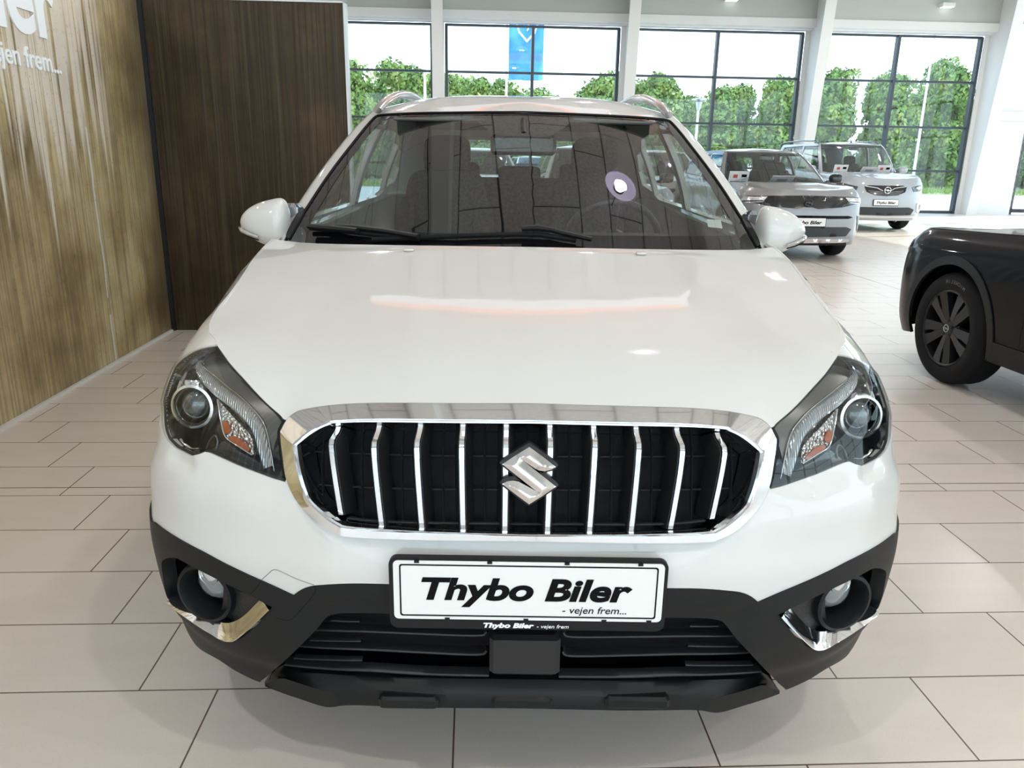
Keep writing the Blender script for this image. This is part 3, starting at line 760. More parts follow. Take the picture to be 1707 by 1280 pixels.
# black mesh behind
icf = icl
panel('grille_backing', body, icf, res=.03, off=-.055, rim=0, mat_=deep_black, parent=gr)
def bar_between(px_list, surf, w_, d0, d1, key, m, name, parent, taper=1.6, bow=.012):
    """vertical bar: px_list of (top, mid, bottom) on the surface; d0 front offset, d1 depth"""
    c = catmull(T(key, px_list), False, 5); q = np.array(c); P = surf(q[:, 0], q[:, 1]); N = normals(surf, q[:, 0], q[:, 1]); n = len(P)
    tt = np.linspace(0, 1, n); b = .028*smooth_f(0, .42, tt)*(1-np.clip((tt-.30)/.70, 0, 1))*1.25 if bow else 0*tt
    Tn = np.cross(N, np.array([0, 0, 1.])); Tn /= np.linalg.norm(Tn, axis=1, keepdims=True)
    V = []; Fs = []
    prof = [(-.5*taper, d0-d1), (-.5, d0-.004), (-.38, d0), (.38, d0), (.5, d0-.004), (.5*taper, d0-d1)]
    for i in range(n):
        for a, d in prof: V.append(P[i]+Tn[i]*a*w_+N[i]*(d+b[i]))
    k = len(prof)
    for i in range(n-1):
        for j in range(k-1): Fs.append((i*k+j, i*k+j+1, (i+1)*k+j+1, (i+1)*k+j))
    Fs += [tuple(range(k)), tuple(range((n-1)*k, n*k))[::-1]]
    return link_mesh(name, V, Fs, m, parent, sharp=math.radians(30))
bars = [[(564.5, 711), (561.5, 758), (568.5, 858)], [(632.5, 709), (630, 765), (636.5, 878)], [(701.4, 708), (699, 765), (703.4, 881)], [(771.9, 708), (771.5, 765), (772, 884)],
        [(844, 709), (843.5, 765), (841.6, 886)]]
barsR = [[(916.5, 710), (915.5, 765), (912.5, 886.5)], [(989.4, 711), (988, 765), (982.6, 886)], [(1060, 713), (1059, 768), (1052, 885)], [(1127.8, 716), (1129.5, 770), (1117.4, 882)], [(1195, 721), (1197.4, 770), (1186.8, 865)]]
for i, b in enumerate(bars+barsR):
    fin = bar_between(b, body, .018, -.004, .045, 'bar%d' % i, mat('bar_black', (.012, .0125, .013), .35, spec=.4), 'grille_bar', gr, taper=1.9, bow=.010)
    bar_between(b, body, .0118, .0005, .006, 'bar%d' % i, chrome, 'chrome_insert', fin, taper=1.0, bow=.010)
# thin cross ribs between the bars
m = MB()
allx = [sum(p[0] for p in b)/3 for b in bars+barsR]; cells = [530]+[(a+b)/2 for a, b in zip(allx, allx[1:])]+[1228]
for i, x in enumerate(cells):
    y0, y1 = (712, 878) if 0 < i < len(cells)-1 else (732, 835)
    x2 = x+(880-x)*-.012
    v, f = strip(Off(body, -.035), T('rib%d' % i, [(x, y0), (x2, (y0+y1)/2), (x+(880-x)*-.005, y1)]), .004, .008); m.add(v, f)
for j, yy in enumerate((757, 817)):
    v, f = strip(Off(body, -.038), T('hrib%d' % j, [(512+8*j, yy-6), (640, yy), (880, yy+3), (1110, yy+3), (1240-10*j, yy)]), .004, .006); m.add(v, f)
v, f = strip(Off(body, -.02), T('hrib2', [(575, 866), (640, 872), (880, 876), (1110, 876), (1180, 870)]), .006, .01); m.add(v, f)
m.build('grille_ribs', mat('rib_black', (.02, .021, .022), .4), gr)
# ---- S emblem
S_ = [(860, 315), (1050, 440), (1240, 575), (1175, 612), (1080, 633), (1000, 622), (940, 596), (757, 487), (1240, 830), (1050, 945), (850, 1055), (660, 930), (465, 795), (530, 764), (620, 750), (705, 766), (775, 800), (960, 891), (465, 540), (650, 430)]
SP = [(780+x/8.535, 720+y/8.535) for x, y in S_]
def plane_trace(key, pts, y0, tilt=0.0):
    """points on a board standing at car y=y0 -> (x, z) on it"""
    if key in BAKED: return BAKED[key]
    out = []
    for p in pts:
        o, d = px_ray(p[0], p[1]); t = (y0-o[1])/d[1]; q = o+d*t; out.append((round(float(q[0]), 5), round(float(q[2]), 5)))
    TRACED[key] = out; return out
sp2 = plane_trace('emblem', SP, -.004)
cx_ = sum(p[0] for p in sp2)/len(sp2); sp2 = [(x-cx_, z) for x, z in sp2]
# stroke skeleton for the ridge: each edge point is paired with a point on the spine
def emblem(name, scale, y_f, hgt, m, grow=0.0, ridge=True, parent=None):
    import mathutils
    pts = resample(sp2, .004); P = np.array(pts)
    if area2(P) < 0: P = P[::-1]
    zc = P[:, 1].mean()
    if grow:
        T_ = np.roll(P, -1, 0)-np.roll(P, 1, 0); T_ /= np.linalg.norm(T_, axis=1, keepdims=True); Nn = np.stack([T_[:, 1], -T_[:, 0]], -1); P = P+Nn*grow
    vc, F, loops = fill([tuple(p) for p in P], [], .0022 if ridge else .006)
    bd = np.array(loops[0])
    # distance to outline -> faceted ridge height
    seg_a = bd; seg_b = np.roll(bd, -1, 0); d = np.full(len(vc), 9.)
    for a, b in zip(seg_a, seg_b):
        ab = b-a; t = np.clip(((vc-a)@ab)/max(ab@ab, 1e-12), 0, 1); d = np.minimum(d, np.hypot(*(vc-(a+t[:, None]*ab)).T))
    h = np.minimum(d*.62, .0065) if ridge else np.minimum(d*2, .002)
    yb = P_lean(vc[:, 1])
    V = [(x, y_f+l-hgt-hh, z) for (x, z), hh, l in zip(vc, h, yb)]
    m_ = len(bd); b0 = len(V); lb = P_lean(bd[:, 1])
    V += [(x, y_f+l-hgt, z) for (x, z), l in zip(bd, lb)]+[(x, y_f+l+.012, z) for (x, z), l in zip(bd, lb)]
    Fs = [tuple(f) for f in F]+[(b0+i, b0+m_+i, b0+m_+(i+1) % m_, b0+(i+1) % m_) for i in range(m_)]
    return link_mesh(name, V, Fs, m, parent, sharp=math.radians(28))
def P_lean(z): return (np.asarray(z)-.70)*.28
em = emblem('emblem', 1, .006, .004, chrome, parent=gr)
emblem('emblem_backing', 1, .009, 0, mat('bar_black', (.012,)*3), grow=.005, ridge=False, parent=em)

# ---- headlamps (built on the left, mirrored to the right)
def flip_x(o, name=None):
    me = o.data.copy(); me.transform(Matrix.Diagonal((-1, 1, 1, 1))); me.flip_normals(); q = o.copy(); q.data = me; C.objects.link(q); return q
def flip_tree(o, parent):
    q = flip_x(o) if o.type == 'MESH' else o.copy()
    if o.type != 'MESH': C.objects.link(q)
    q.parent = parent
    for c in list(o.children): flip_tree(c, q)
    return q
lampf = catmull(lamp, True, 4)
smoke = NT('lamp_housing', .25); _c = smoke.ramp(smoke.noise(smoke.obj(), 9, 3), [(.35, (.018, .018, .02)), (.7, (.05, .05, .052))]); smoke.lk(_c, smoke.b.inputs['Base Color']); smoke.b.inputs['Coat Weight'].default_value = .4
hl = panel('headlamp', body, lampf, res=.02, off=-.075, rim=-.07, mat_=gloss_black, parent=car)
panel('lens_cover', body, lampf, res=.012, off=.0035, rim=.012, mat_=clear_lens, parent=hl)
v, f = strip(body, [p[:2] for p in lampf], .010, .004, closed=True, off=-.006, sm=False); link_mesh('lamp_gasket', v, f, black_plastic, hl)
LS = Off(body, -.05); LS2 = Off(body, -.03)
box = T('lampbox', [(300, 622), (288, 634, 'c'), (285, 663), (289.7, 700.6), (296, 725), (318.7, 745.6), (336, 748, 'c'), (352, 735), (366, 715), (366, 690), (362, 665), (345, 640), (322, 622)], LS2)
# grey upper housing between the box and the light guide
up = T('lampupper', [(362, 584), (384, 612), (424, 656), (466, 697), (466, 715), (458, 740), (452, 760), (446, 735), (430, 705), (405, 680), (380, 660), (360, 640), (340, 618), (318, 608), (296, 616), (286, 632), (277, 650), (280, 632), (292, 614), (306, 600), (325, 588), (345, 581)], LS2)
panel('upper_housing', LS2, catmull(up, True, 3), res=.012, rim=.01, mat_=mat('housing_grey', (.16, .155, .15), .28, metal=.8), parent=hl)
v, f = strip(LS2, box[1:7]+[], .006, .008, off=.0, n=6); link_mesh('chrome_trim', v, f, chrome, hl)
side = T('lampside', [(296, 604), (281, 632), (276, 655), (276, 690), (283, 722), (298, 742), (318, 753), (337, 752)], LS2)
v, f = strip(LS2, side, .012, .006, n=6); link_mesh('side_reflector', v, f, mat('housing_grey', (.2, .2, .2)), hl)
def disc_on(name, pts3, r_list, m, parent, n=48):
    pass
pc = T('projector', [(329.2, 674.4), (332, 671)], LS)
Pc = LS(pc[0][0], pc[0][1]); 
ax = Vector((-.12, -1.0, .10)).normalized()
Mq = Matrix.Translation(Vector(Pc)+ax*.005) @ ax.to_track_quat('Z', 'Y').to_matrix().to_4x4()
r1 = .0500
MB().lathe([(r1*.80, -.03), (r1*.80, .012), (r1*.84, .020), (r1*.95, .018), (r1, .008), (r1, -.03)], 64, Mq).build('projector_ring', mat('ring_bright', (.9, .9, .9), .22, metal=1), hl)
Mq2 = Mq @ Matrix.Translation((.003, .002, 0))
MB().lathe([(0, .024), (r1*.25, .0225), (r1*.5, .017), (r1*.68, .006), (r1*.74, -.004), (r1*.74, -.03)], 64, Mq2).build('projector_lens', mat('projector_glass', (.035, .045, .05), .05, coat=1, spec=.9), hl)
MB().lathe([(r1*.745, -.01), (r1*.745, .012), (r1*.79, .013), (r1*.79, -.01)], 64, Mq).build('projector_bezel', gloss_black, hl)
MB().box((r1*.10, r1*1.0, .012), (.022, .014, .012), bev=.003).build('shade_tab', chrome, hl).matrix_local = Mq
tsn = T('turn', [(365, 667, 'c'), (382.5, 687.5), (408.7, 715.6), (421, 732.5), (422.8, 758.7, 'c'), (399.4, 743.7), (378.7, 728.7), (371, 702.5), (367.5, 682)], LS2)
cryst = NT('turn_reflector', .12); _v = cryst.node('ShaderNodeTexVoronoi'); _v.inputs['Scale'].default_value = 150; cryst.lk(cryst.obj(), _v.inputs['Vector'])
cryst.b.inputs['Base Color'].default_value = (.62, .60, .58, 1); cryst.b.inputs['Metallic'].default_value = .9; cryst.bump(_v.outputs['Distance'], .9, .006)
ts = panel('turn_signal', LS2, catmull(tsn, True, 4), res=.008, rim=.02, mat_=cryst.m, parent=hl)
v, f = strip(LS2, tsn[4:]+[tsn[0]], .0035, .006, n=5); link_mesh('chrome_edge', v, f, chrome, ts)
for key, pts in (('am1', [(374, 705), (379, 702), (385, 712), (384, 722), (376, 722), (374, 713)]), ('am2', [(384, 728), (396, 728), (408, 738), (417, 748), (414, 752), (398, 742), (387, 735)])):
    panel('amber_bulb', LS2, catmull(T(key, pts, LS2), True, 3), res=.004, off=.004, rim=.006, mat_=amber, parent=ts)
dr = NT('light_guide', .18); _w = dr.node('ShaderNodeTexWave'); _w.inputs['Scale'].default_value = 60; _w.inputs['Distortion'].default_value = 2; dr.lk(dr.obj(), _w.inputs['Vector'])
dr.b.inputs['Base Color'].default_value = (.55, .56, .57, 1); dr.b.inputs['Metallic'].default_value = .6; dr.bump(_w.outputs['Fac'], .8, .004)
gd = T('guide', [(333, 606), (345, 632), (367.5, 653.7), (390, 670.6), (408.7, 687.5), (425.6, 708), (434, 728.7), (441.5, 756.9), (448, 779)], LS2)
v, f = strip(LS2, gd, .0245, .006, n=6); link_mesh('light_guide', v, f, dr.m, hl)
gd2 = T('guide2', [(336, 600), (352, 622), (374, 640), (400, 660), (420, 678), (438, 700), (447, 722), (453, 750), (459, 785)], LS2)
v, f = strip(LS2, gd2, .003, .005, n=6); link_mesh('guide_edge', v, f, satin_metal, hl)
lw2 = T('lowhouse', [(352, 752), (364, 742), (376, 735), (400, 753), (424, 766), (436, 775), (458, 792), (430, 784), (400, 773), (371, 761)], LS2)
panel('lower_housing', LS2, catmull(lw2, True, 3), res=.012, rim=.01, mat_=smoke.m, parent=hl)
v, f = strip(LS2, T('arch1', [(345, 748), (352, 733), (360, 726), (364, 735), (362, 748)], LS2), .003, .004); link_mesh('housing_arch', v, f, mat('housing_grey', (.2,)*3), hl)

# ---- black lower cladding with fog-lamp recess and lower opening
FOG = [(272.5, 938), (279.4, 930), (290.6, 928.6), (304.7, 932.8), (352.5, 958), (414.4, 989), (455.5, 1010.5, 'c'), (422.8, 1048), (400.3, 1063.6), (386, 1066.5), (369.4, 1060.8), (324.4, 1034), (296, 1014.4), (281, 1000, 'c'), (275.5, 966.6)]
fog = T('fog_hole', FOG)
fogf = catmull(fog, True, 4)
LOW = [(880, 1028), (650.7, 1024), (577.6, 1022.8), (560, 1024.4), (549, 1027), (540, 1033.7), (521, 1056), (472.5, 1103), (443, 1131, 'c'), (470, 1107.5, 'c')]
BOTL = [(443, 1131, 'c'), (431, 1140), (425.6, 1141), (390, 1124), (352.5, 1100), (315, 1070), (296, 1052.5), (286, 1036)]
low = half('low_open', LOW[:8]); bot = T('clad_bottom', BOTL)
sF = body.s_of_y(YA-RA+.01)
arch_front = [p for p in archL if True][:up_i]
topL = catmull(cl, False, 5)
zt = cl[-1][1]
# outline of the left cladding piece
outl = catmull(cu_, False, 5)+topL[1:]+[(-body.s_of_y(.47), zt+.010)]
# runs round the arch: widened flare
flare = []
for k_ in range(0, 29):
    a = math.pi*.80-(math.pi*.80+.25)*k_/28; flare.append((-body.s_of_y(YA+(RA+.062)*math.cos(a)), ZC+(RA+.062)*math.sin(a)))
inner = [(p[0], p[1]) for p in archL]
a_front = inner[0]
outl_a = outl+[flare[0]]
seg = outl_a+flare[1:]+[(-body.s_of_y(YA+RA+.06), .24), (-body.s_of_y(YA+RA), .24)]+inner[::-1]+[(-body.s_of_y(YA-RA), .24)]
seg += [p for p in catmull(bot, False, 5)[::-1]]+catmull(low, False, 5)[::-1]
rightc = [(-p[0], p[1]) for p in seg][::-1]
fullc = seg+[p for p in rightc if abs(p[0]) > 1e-4]
def crel(a, b):
    x = np.abs(a)
    r = .004+.012*smooth_f(0.0, .05, (.335+.10*np.clip(x-.62, 0, 1)**1.2)-b)*smooth_f(.40, .52, x)*-1
    r += -.006*smooth_f(.50, .47, b)*smooth_f(.46, .40, x)
    return r
lowfull = None
try:
    clad = panel('lower_cladding', body, fullc, holes=[fogf, mirror(fogf)], res=.014, off=crel, rim=.03, rim_holes=.03, mat_=black_plastic, parent=car)
except Exception as ex: print('clad fail', ex)
v, f = strip(Off(body, crel), T('claddseam', [(437, 967), (428, 980), (417, 991)]), .0015, .0006, n=3); link_mesh('cladding_seam', v, f, deep_black, clad)
v, f = strip(Off(body, crel), T('claddseam2', [(526.5, 975), (527, 985), (520, 995), (500, 1018), (488, 1030), (478, 1032), (462, 1028)]), .0015, .0006, n=4); link_mesh('cladding_seam', v, f, deep_black, clad)
for s0 in (-1, 1):
    pass
# fog lamp assembly (left), then mirrored
fl_ = panel('fog_lamp', body, catmull([(p[0]*1.0, p[1])+tuple(p[2:]) for p in fog], True, 4), res=.02, off=-.06, rim=0, mat_=deep_black, parent=car)
FO = Off(body, -.012)
ch_out = T('fog_chrome_o', [(284.5, 999.5, 'c'), (315, 1024), (352.5, 1048.7), (371, 1060), (386, 1064.7), (399.4, 1061), (427.5, 1037.5), (454, 1012, 'c')], body)
ch_in = T('fog_chrome_i', [(296, 993, 'c'), (318.7, 1009.4), (342, 1023), (360, 1034), (376, 1038.4), (391, 1035.6), (408, 1025), (434, 999, 'c')], Off(body, -.016))
A_ = catmull(ch_out, False, 5); B_ = catmull(ch_in, False, 5)
loft([at(A_, .0), at(A_, .0105), at(lerp(A_, B_, .08), .0095), at(lerp(A_, B_, .5), -.004), at(B_, -.016), at(B_, -.04)], 'chrome_trim', chrome, fl_, closed=False, sharp=math.radians(40))
panel('mesh_panel', Off(body, -.035), catmull(T('fogmesh', [(375, 975), (400, 986), (436, 1000), (420, 1014), (402, 1028), (385, 1034), (370, 1030), (372, 1000)], Off(body, -.035)), True, 3), res=.02, rim=0, mat_=mat('mesh_black', (.012,)*3, .4, bump=.8, bscale=120), parent=fl_)
fc = T('fogc', [(345, 986)], Off(body, -.02)); Pf_ = Vector(Off(body, -.02)(fc[0][0], fc[0][1]))
axf = Vector((-.30, -1, -.02)).normalized()
Mf = Matrix.Translation(Pf_) @ axf.to_track_quat('Z', 'Y').to_matrix().to_4x4()
rf = .068
MB().lathe([(rf*.72, -.05), (rf*.78, .0), (rf*.86, .012), (rf*.96, .010), (rf, 0), (rf*1.02, -.04)], 48, Mf).build('fog_bezel', black_plastic, fl_)
Mg = Mf @ Matrix.Translation((.002, .012, -.026))
MB().lathe([(0, .02), (rf*.3, .018), (rf*.5, .010), (rf*.66, -.004)], 40, Mg).build('fog_lens', mat('fog_glass', (.22, .23, .24), .12, coat=1), fl_)
Mg2 = Mg @ Matrix.Translation((0, .024, .012))
MB().lathe([(rf*.30, .0), (rf*.34, .008), (rf*.39, .0)], 40, Mg2).build('chrome_ring', chrome, fl_)
MB().lathe([(0, .009), (rf*.2, .008), (rf*.31, .003)], 30, Mg2).build('bulb', mat('bulb_glass', (.75, .78, .78), .08, metal=.6), fl_)
flip_tree(hl, car); flip_tree(fl_, car)

# ---- lower intake
li = empty('lower_intake', parent=car)
lb = half('low_back', [(880, 1020), (650, 1018), (560, 1020), (520, 1050), (465, 1105), (470, 1122), (880, 1132)])
lbo = catmull(lb, False, 3); lbf = lbo+[(-p[0], p[1]) for p in lbo if abs(p[0]) > 1e-4][::-1]
panel('intake_backing', body, lbf, res=.03, off=-.10, rim=0, mat_=deep_black, parent=li)
def both(key, pts, surf, w_, h_, name, m, parent, **k):
    a = T(key, pts, surf); v, f = strip(surf, a, w_, h_, **k); link_mesh(name, v, f, m, parent)
    v2 = [(-x[0], x[1], x[2]) for x in v]; link_mesh(name, v2, [q[::-1] for q in f], m, parent)
IS = Off(body, -.05)
bm_ = mat('slat_black', (.014, .0145, .016), .35)
for key, pts in (('sl1', [(513, 1049), (600, 1053), (700, 1057), (795, 1060), (812, 1054)]), ('sl2', [(498, 1077), (600, 1083), (700, 1088), (795, 1092), (812, 1086)]), ('sl3', [(474, 1108), (600, 1118), (700, 1124), (815, 1127)])):
    both(key, pts, IS, .010, .022, 'intake_slat', bm_, li, off=-.02)
for key, pts in (('ss1', [(552, 1034), (575, 1035.5), (600, 1036)]), ('ss2', [(517, 1067), (560, 1068.5), (602, 1069)]), ('ss3', [(490, 1097), (550, 1100), (604, 1101)])):
    both(key, pts, IS, .007, .012, 'short_slat', bm_, li, off=-.01)
rad = plane_trace('radar', [(815, 1056), (931, 1124)], .03)
rbx = [(-(abs(rad[0][0])+abs(rad[1][0]))/2, rad[0][1]), ((abs(rad[0][0])+abs(rad[1][0]))/2, rad[1][1])]
MB().box((0, .045, (rbx[0][1]+rbx[1][1])/2), (rbx[1][0]-rbx[0][0], .05, abs(rbx[0][1]-rbx[1][1])), bev=.008).build('sensor_cover', mat('slat_black', (.014,)*3), li)

# ---- skid lip: sloping shelf, edge and underside with three pads
lipT = [(441, 1137, 'c'), (467.5, 1118.6, 'c'), (560, 1124), (683, 1129), (880, 1132)]
lipR = [(441.5, 1139, 'c'), (472, 1130, 'c'), (559.7, 1155.5), (600, 1151.5), (640, 1151), (757, 1158), (880, 1160)]
lipB = [(442, 1144, 'c'), (500, 1165, 'c'), (543.9, 1178.5), (578, 1175.6), (626, 1176.6), (757, 1180), (880, 1181)]
LD = ((-1.1, .3), (.06, .6))
LP1, LP2, LP3 = Off(body, -.055), Off(body, -.030), Off(body, -.024)
tA, tB, tC = half('lipT', lipT, LP1, dom=LD), half('lipR', lipR, LP2, dom=LD), half('lipB', lipB, LP3, dom=LD)
def res_x(c, n):
    q = np.array(c); o = np.argsort(q[:, 0]); x0 = q[:, 0].min(); t = np.linspace(0, 1, n)**.8; xs_ = x0*(1-t); return [(float(x), float(z)) for x, z in zip(xs_, np.interp(xs_, q[o, 0], q[o, 1]))]
NN = 80
L1, L2, L3 = (res_x(catmull(t_, False, 5), NN) for t_ in (tA, tB, tC))
def sym(L, off):
    p = at(L, off); r = p[:-1][::-1].copy(); r[:, 0] *= -1; return np.vstack([p, r])
a1, a2, a3 = sym(L1, -.055), sym(L2, -.030), sym(L3, -.024)
a4 = a3+np.array([0, .25, .015]); a0 = a1+np.array([0, .03, -.004])
loft([a0, a1, a1*.5+a2*.5+np.array([0, -.002, .001]), a2, a3, a3+np.array([0, .006, -.004]), a4], 'skid_lip', black_plastic, car, closed=False, sharp=math.radians(40))
lip_o = [o for o in car.children if o.name.startswith('skid_lip')][0]
for (xa, xb) in ((630, 731), (820, 921), (1010, 1116)):
    q = plane_trace('pad%d' % xa, [(xa, 1164), (xb, 1185)], .040)
    m = MB(); m.box(((q[0][0]+q[1][0])/2, .070, (q[0][1]+q[1][1])/2), (abs(q[1][0]-q[0][0]), .06, abs(q[0][1]-q[1][1])), bev=.006); m.build('skid_pad', black_plastic, lip_o)

# ---- plate
q = plane_trace('plate_holder', [(648, 928), (1113, 935), (650, 1047), (1109, 1052)], -.018)
hx0, hx1, hz1, hz0 = (q[0][0]+q[2][0])/2, (q[1][0]+q[3][0])/2, (q[0][1]+q[1][1])/2, (q[2][1]+q[3][1])/2
hcx, hcz, hw, hh = (hx0+hx1)/2, (hz0+hz1)/2, hx1-hx0, hz1-hz0
def rrect(cx, cz, w_, h_, r, n=6):
    out = []
    for (sx_, sz_, a0) in ((1, 1, 0), (-1, 1, 90), (-1, -1, 180), (1, -1, 270)):
        for k_ in range(n+1):
            a = math.radians(a0+90*k_/n); out.append((cx+sx_*(w_/2-r)+r*math.cos(a), cz+sz_*(h_/2-r)+r*math.sin(a)))
    return out
def slab(name, poly, y0, y1, m, parent, hole=None):
    """poly in (x,z), front at y0, back at y1"""
    n = len(poly); V = [(x, y0, z) for x, z in poly]+[(x, y1, z) for x, z in poly]
    Fs = [(i, i+n, (i+1) % n+n, (i+1) % n) for i in range(n)]+[tuple(range(n)), tuple(range(n, 2*n))[::-1]]
    if hole:
        b = len(V); V += [(x, y0, z) for x, z in hole]+[(x, y1, z) for x, z in hole]; k_ = len(hole)
        Fs = Fs[:n]+[(b+i, b+(i+1) % k_, b+k_+(i+1) % k_, b+k_+i) for i in range(k_)]+[(i, (i+1) % n, b+(i+1) % n, b+i) for i in range(n)]
    return link_mesh(name, V, Fs, m, parent, sharp=math.radians(30))
pl = slab('number_plate', rrect(hcx, hcz, hw, hh, .016), -.018, -.007, black_plastic, car)
pq = plane_trace('plate', [(653, 934.5), (1108, 940.5), (659, 1031), (1103, 1037)], -.020)
pcx = (pq[0][0]+pq[1][0]+pq[2][0]+pq[3][0])/4; pcz = sum(p[1] for p in pq)/4; pw = ((pq[1][0]-pq[0][0])+(pq[3][0]-pq[2][0]))/2; ph = ((pq[0][1]-pq[2][1])+(pq[1][1]-pq[3][1]))/2
slab('plate_face', rrect(pcx, pcz, pw, ph, .009), -.0200, -.018, mat('plate_white', (.83, .83, .81), .35, coat=.3), pl)
for px_, top_ in ((695, 1), (816, 1), (944, 1), (1066, 1), (745, 0), (878, 0), (1010, 0), (1086, 0)):
    MB().box((hx0+(px_-648)/465*hw, -.0205, pcz+(ph/2-.0012)*(1 if top_ else -1)), (.009, .002, .005)).build('plate_clip', black_plastic, pl, smooth=False)
i1 = rrect(pcx, pcz, pw*.955, ph*.89, .005); i2 = rrect(pcx, pcz, pw*.955-.0055, ph*.89-.0055, .004)
slab('plate_border', i1, -.0206, -.0200, mat('ink_black', (.006, .006, .006), .7, spec=.08), pl, hole=i2)
ink = MT['ink_black']
def xz(x, y, z): return Matrix(((1, 0, 0, x), (0, 0, -1, y), (0, 1, 0, z), (0, 0, 0, 1)))
def fit_text(name, body_, x0, x1, z0, m, parent, y, height, **k):
    """set text so it spans x0..x1 with its baseline at z0"""
    o = text_mesh(name, body_, height, m, parent, Matrix.Identity(4), **k)
    xs = [v.co.x for v in o.data.vertices]; s_ = (x1-x0)/(max(xs)-min(xs)); mn = min(xs)
    o.data.transform(xz(x0, y, z0) @ Matrix.Diagonal((s_, 1, 1, 1)) @ Matrix.Translation((-mn, 0, 0))); return o
fx = lambda px: hx0+(px-648)/(1113-648)*hw
pz = lambda py: pcz+ph/2-(py-937.5)/(1034-937.5)*ph
fit_text('plate_text', 'Thybo Biler', fx(702), fx(1055), pz(999.5), ink, pl, -.0206, .062, offset=.0022, shear=.22, extrude=.0003)
fit_text('plate_slogan', '- vejen frem...', fx(939), fx(1047), pz(1021), ink, pl, -.0206, .0205, shear=.2, extrude=.0003)
fit_text('holder_text', 'Thybo Biler', fx(806), fx(892), hz0+.0042, letter_white, pl, -.0186, .0135, offset=.0006, shear=.22, extrude=.0003)
fit_text('holder_slogan', '- vejen frem', fx(897), fx(951), hz0+.0042, letter_white, pl, -.0186, .0105, shear=.2, extrude=.0003)

# ------------------------------------------------------------------ bonnet
def ring_z_for(zz, y, ring=body):
    """height whose rolled-over width table entry is zz at station y"""
    z = zz
    for _ in range(20): z = zz+float(ring.dz(y))*float(smooth_f(ring.zmid[0], ring.zmid[1], z))
    return z
def side_pt(zz, y, off=0.0, ring=body):
    z = ring_z_for(zz, y, ring); s_ = ring.s_of_y(y, z); return tuple((ring(s_, z)+normals(ring, np.array(s_), np.array(z))*off).ravel()), (s_, z)
front3 = at(catmull(oc[:6], False, 4), .004)             # centre -> lamp corner (left, x<0)
lt = catmull([p for p in lamp[:8]][::-1], False, 4)      # lamp corner -> lamp top corner
lamp3 = at(lt, .003)
ys_ = np.linspace(lamp3[-1][1]+.014, 1.24, 18)
side3 = np.array([(-side_pt(.915, y, .003)[0][0],)+side_pt(.915, y, .003)[0][1:] for y in ys_])
COWL = pchip([0, .3, .5, .65, .74, .80], [.985, 1.0, 1.03, 1.085, 1.17, 1.27]); COWZ = pchip([0, .3, .5, .65, .74, .80], [1.064, 1.062, 1.059, 1.055, 1.052, 1.050])
xe = abs(side3[-1][0]); cx2 = np.linspace(xe, 0, 14)[1:]
cowl3 = np.array([(-x, float(COWL(x*.80/xe)), float(COWZ(x))) for x in cx2])
half3 = np.vstack([front3, lamp3[1:], side3[(side3[:, 1] > lamp3[-1][1]+.012)], cowl3])
half3[0, 0] = 0; half3[-1, 0] = 0
oth = half3[1:-1][::-1].copy(); oth[:, 0] *= -1
loop3 = np.vstack([half3, oth])
zc_h = pchip([.15, .17, .22, .32, .45, .6, .8, .985], [.880, .893, .915, .944, .972, .998, 1.030, 1.062])
ctr = [(0, y, float(zc_h(y))) for y in (.165, .19, .22, .27, .33, .4, .48, .56, .64, .72, .80, .88, .94)]
s3 = side3[side3[:, 1].argsort()]
for y in (.50, .58, .66, .74, .82, .90):
    xe_ = abs(float(np.interp(y, s3[:, 1], s3[:, 0]))); ze_ = float(np.interp(y, s3[:, 1], s3[:, 2]))
    for fr_ in (.3, .55, .78): ctr.append((xe_*fr_, y, float(zc_h(y))-(float(zc_h(y))-ze_-.004)*fr_**2.3))
ctr += [(.2, .22, .9125), (.2, .33, .943), (.36, .33, .936), (.36, .42, .957), (.48, .42, .950)]
ctrl = [tuple(p) for p in loop3]+[(s_*x, y, z) for x, y, z in ctr for s_ in ((-1, 1) if x else (1,))]
hood_f = tps(ctrl)
def hood_z(x, y):
    """adds the two long creases that run from the screen corners to the grille"""
    xc = .30+.26*np.clip((y-.2)/.8, 0, 1); a = np.abs(x)
    return hood_f(x, y)+.0035*smooth_f(xc+.05, xc-.05, a)*smooth_f(.17, .36, y)*smooth_f(1.0, .93, y)
hood = panel('bonnet', HF(hood_z), [tuple(p[:2]) for p in loop3], res=.014, rim=.022, mat_=white_paint, parent=car)
# windscreen washer jets
for x in (-.33, .33): MB().box((x, .93, float(hood_z(np.array(x), np.array(.93)))+.004), (.03, .02, .008), bev=.003).build('washer_jet', white_paint, hood)

# ------------------------------------------------------------------ flanks and tail
belt_z = pchip([.9, 1.27, 1.6, 2.6, 3.4, 3.9, 4.3], [1.01, 1.045, 1.05, 1.07, 1.09, 1.10, 1.10])
sA = body.s_of_y
lamp_back = [p[:2] for p in catmull(lamp[24:]+[lamp[0]], False, 4)]
topS = [(-side_pt(.919, y)[1][0], side_pt(.919, y)[1][1]) for y in np.linspace(lamp3[-1][1]+.006, 1.24, 18)]
topS += [(-sA(y), float(belt_z(y))) for y in (1.30, 1.45, 1.7, 2.0, 2.6, 3.2, 3.6, 3.8)]
tail = [(-s_, float(belt_z(4.1))) for s_ in np.linspace(sA(3.9), body.S3-.001, 10)]
botS = [(-body.S3+.001, .32), (-body.S2-.1, .30), (-sA(3.86), .29)]
YR = 3.505
archR = [(-p[0], p[1]) for p in arch_pts(None, body, YR, ZC, RA, .29)]
archF = [(-p[0], p[1]) for p in arch_pts(None, body, YA, ZC, RA+.012, .25)]
shl = lamp_back+topS+tail+botS+archR[::-1]+[(-sA(YA+RA+.02), .25)]+archF[::-1]+[(-sA(.548), .42), (-sA(.548), .72)]
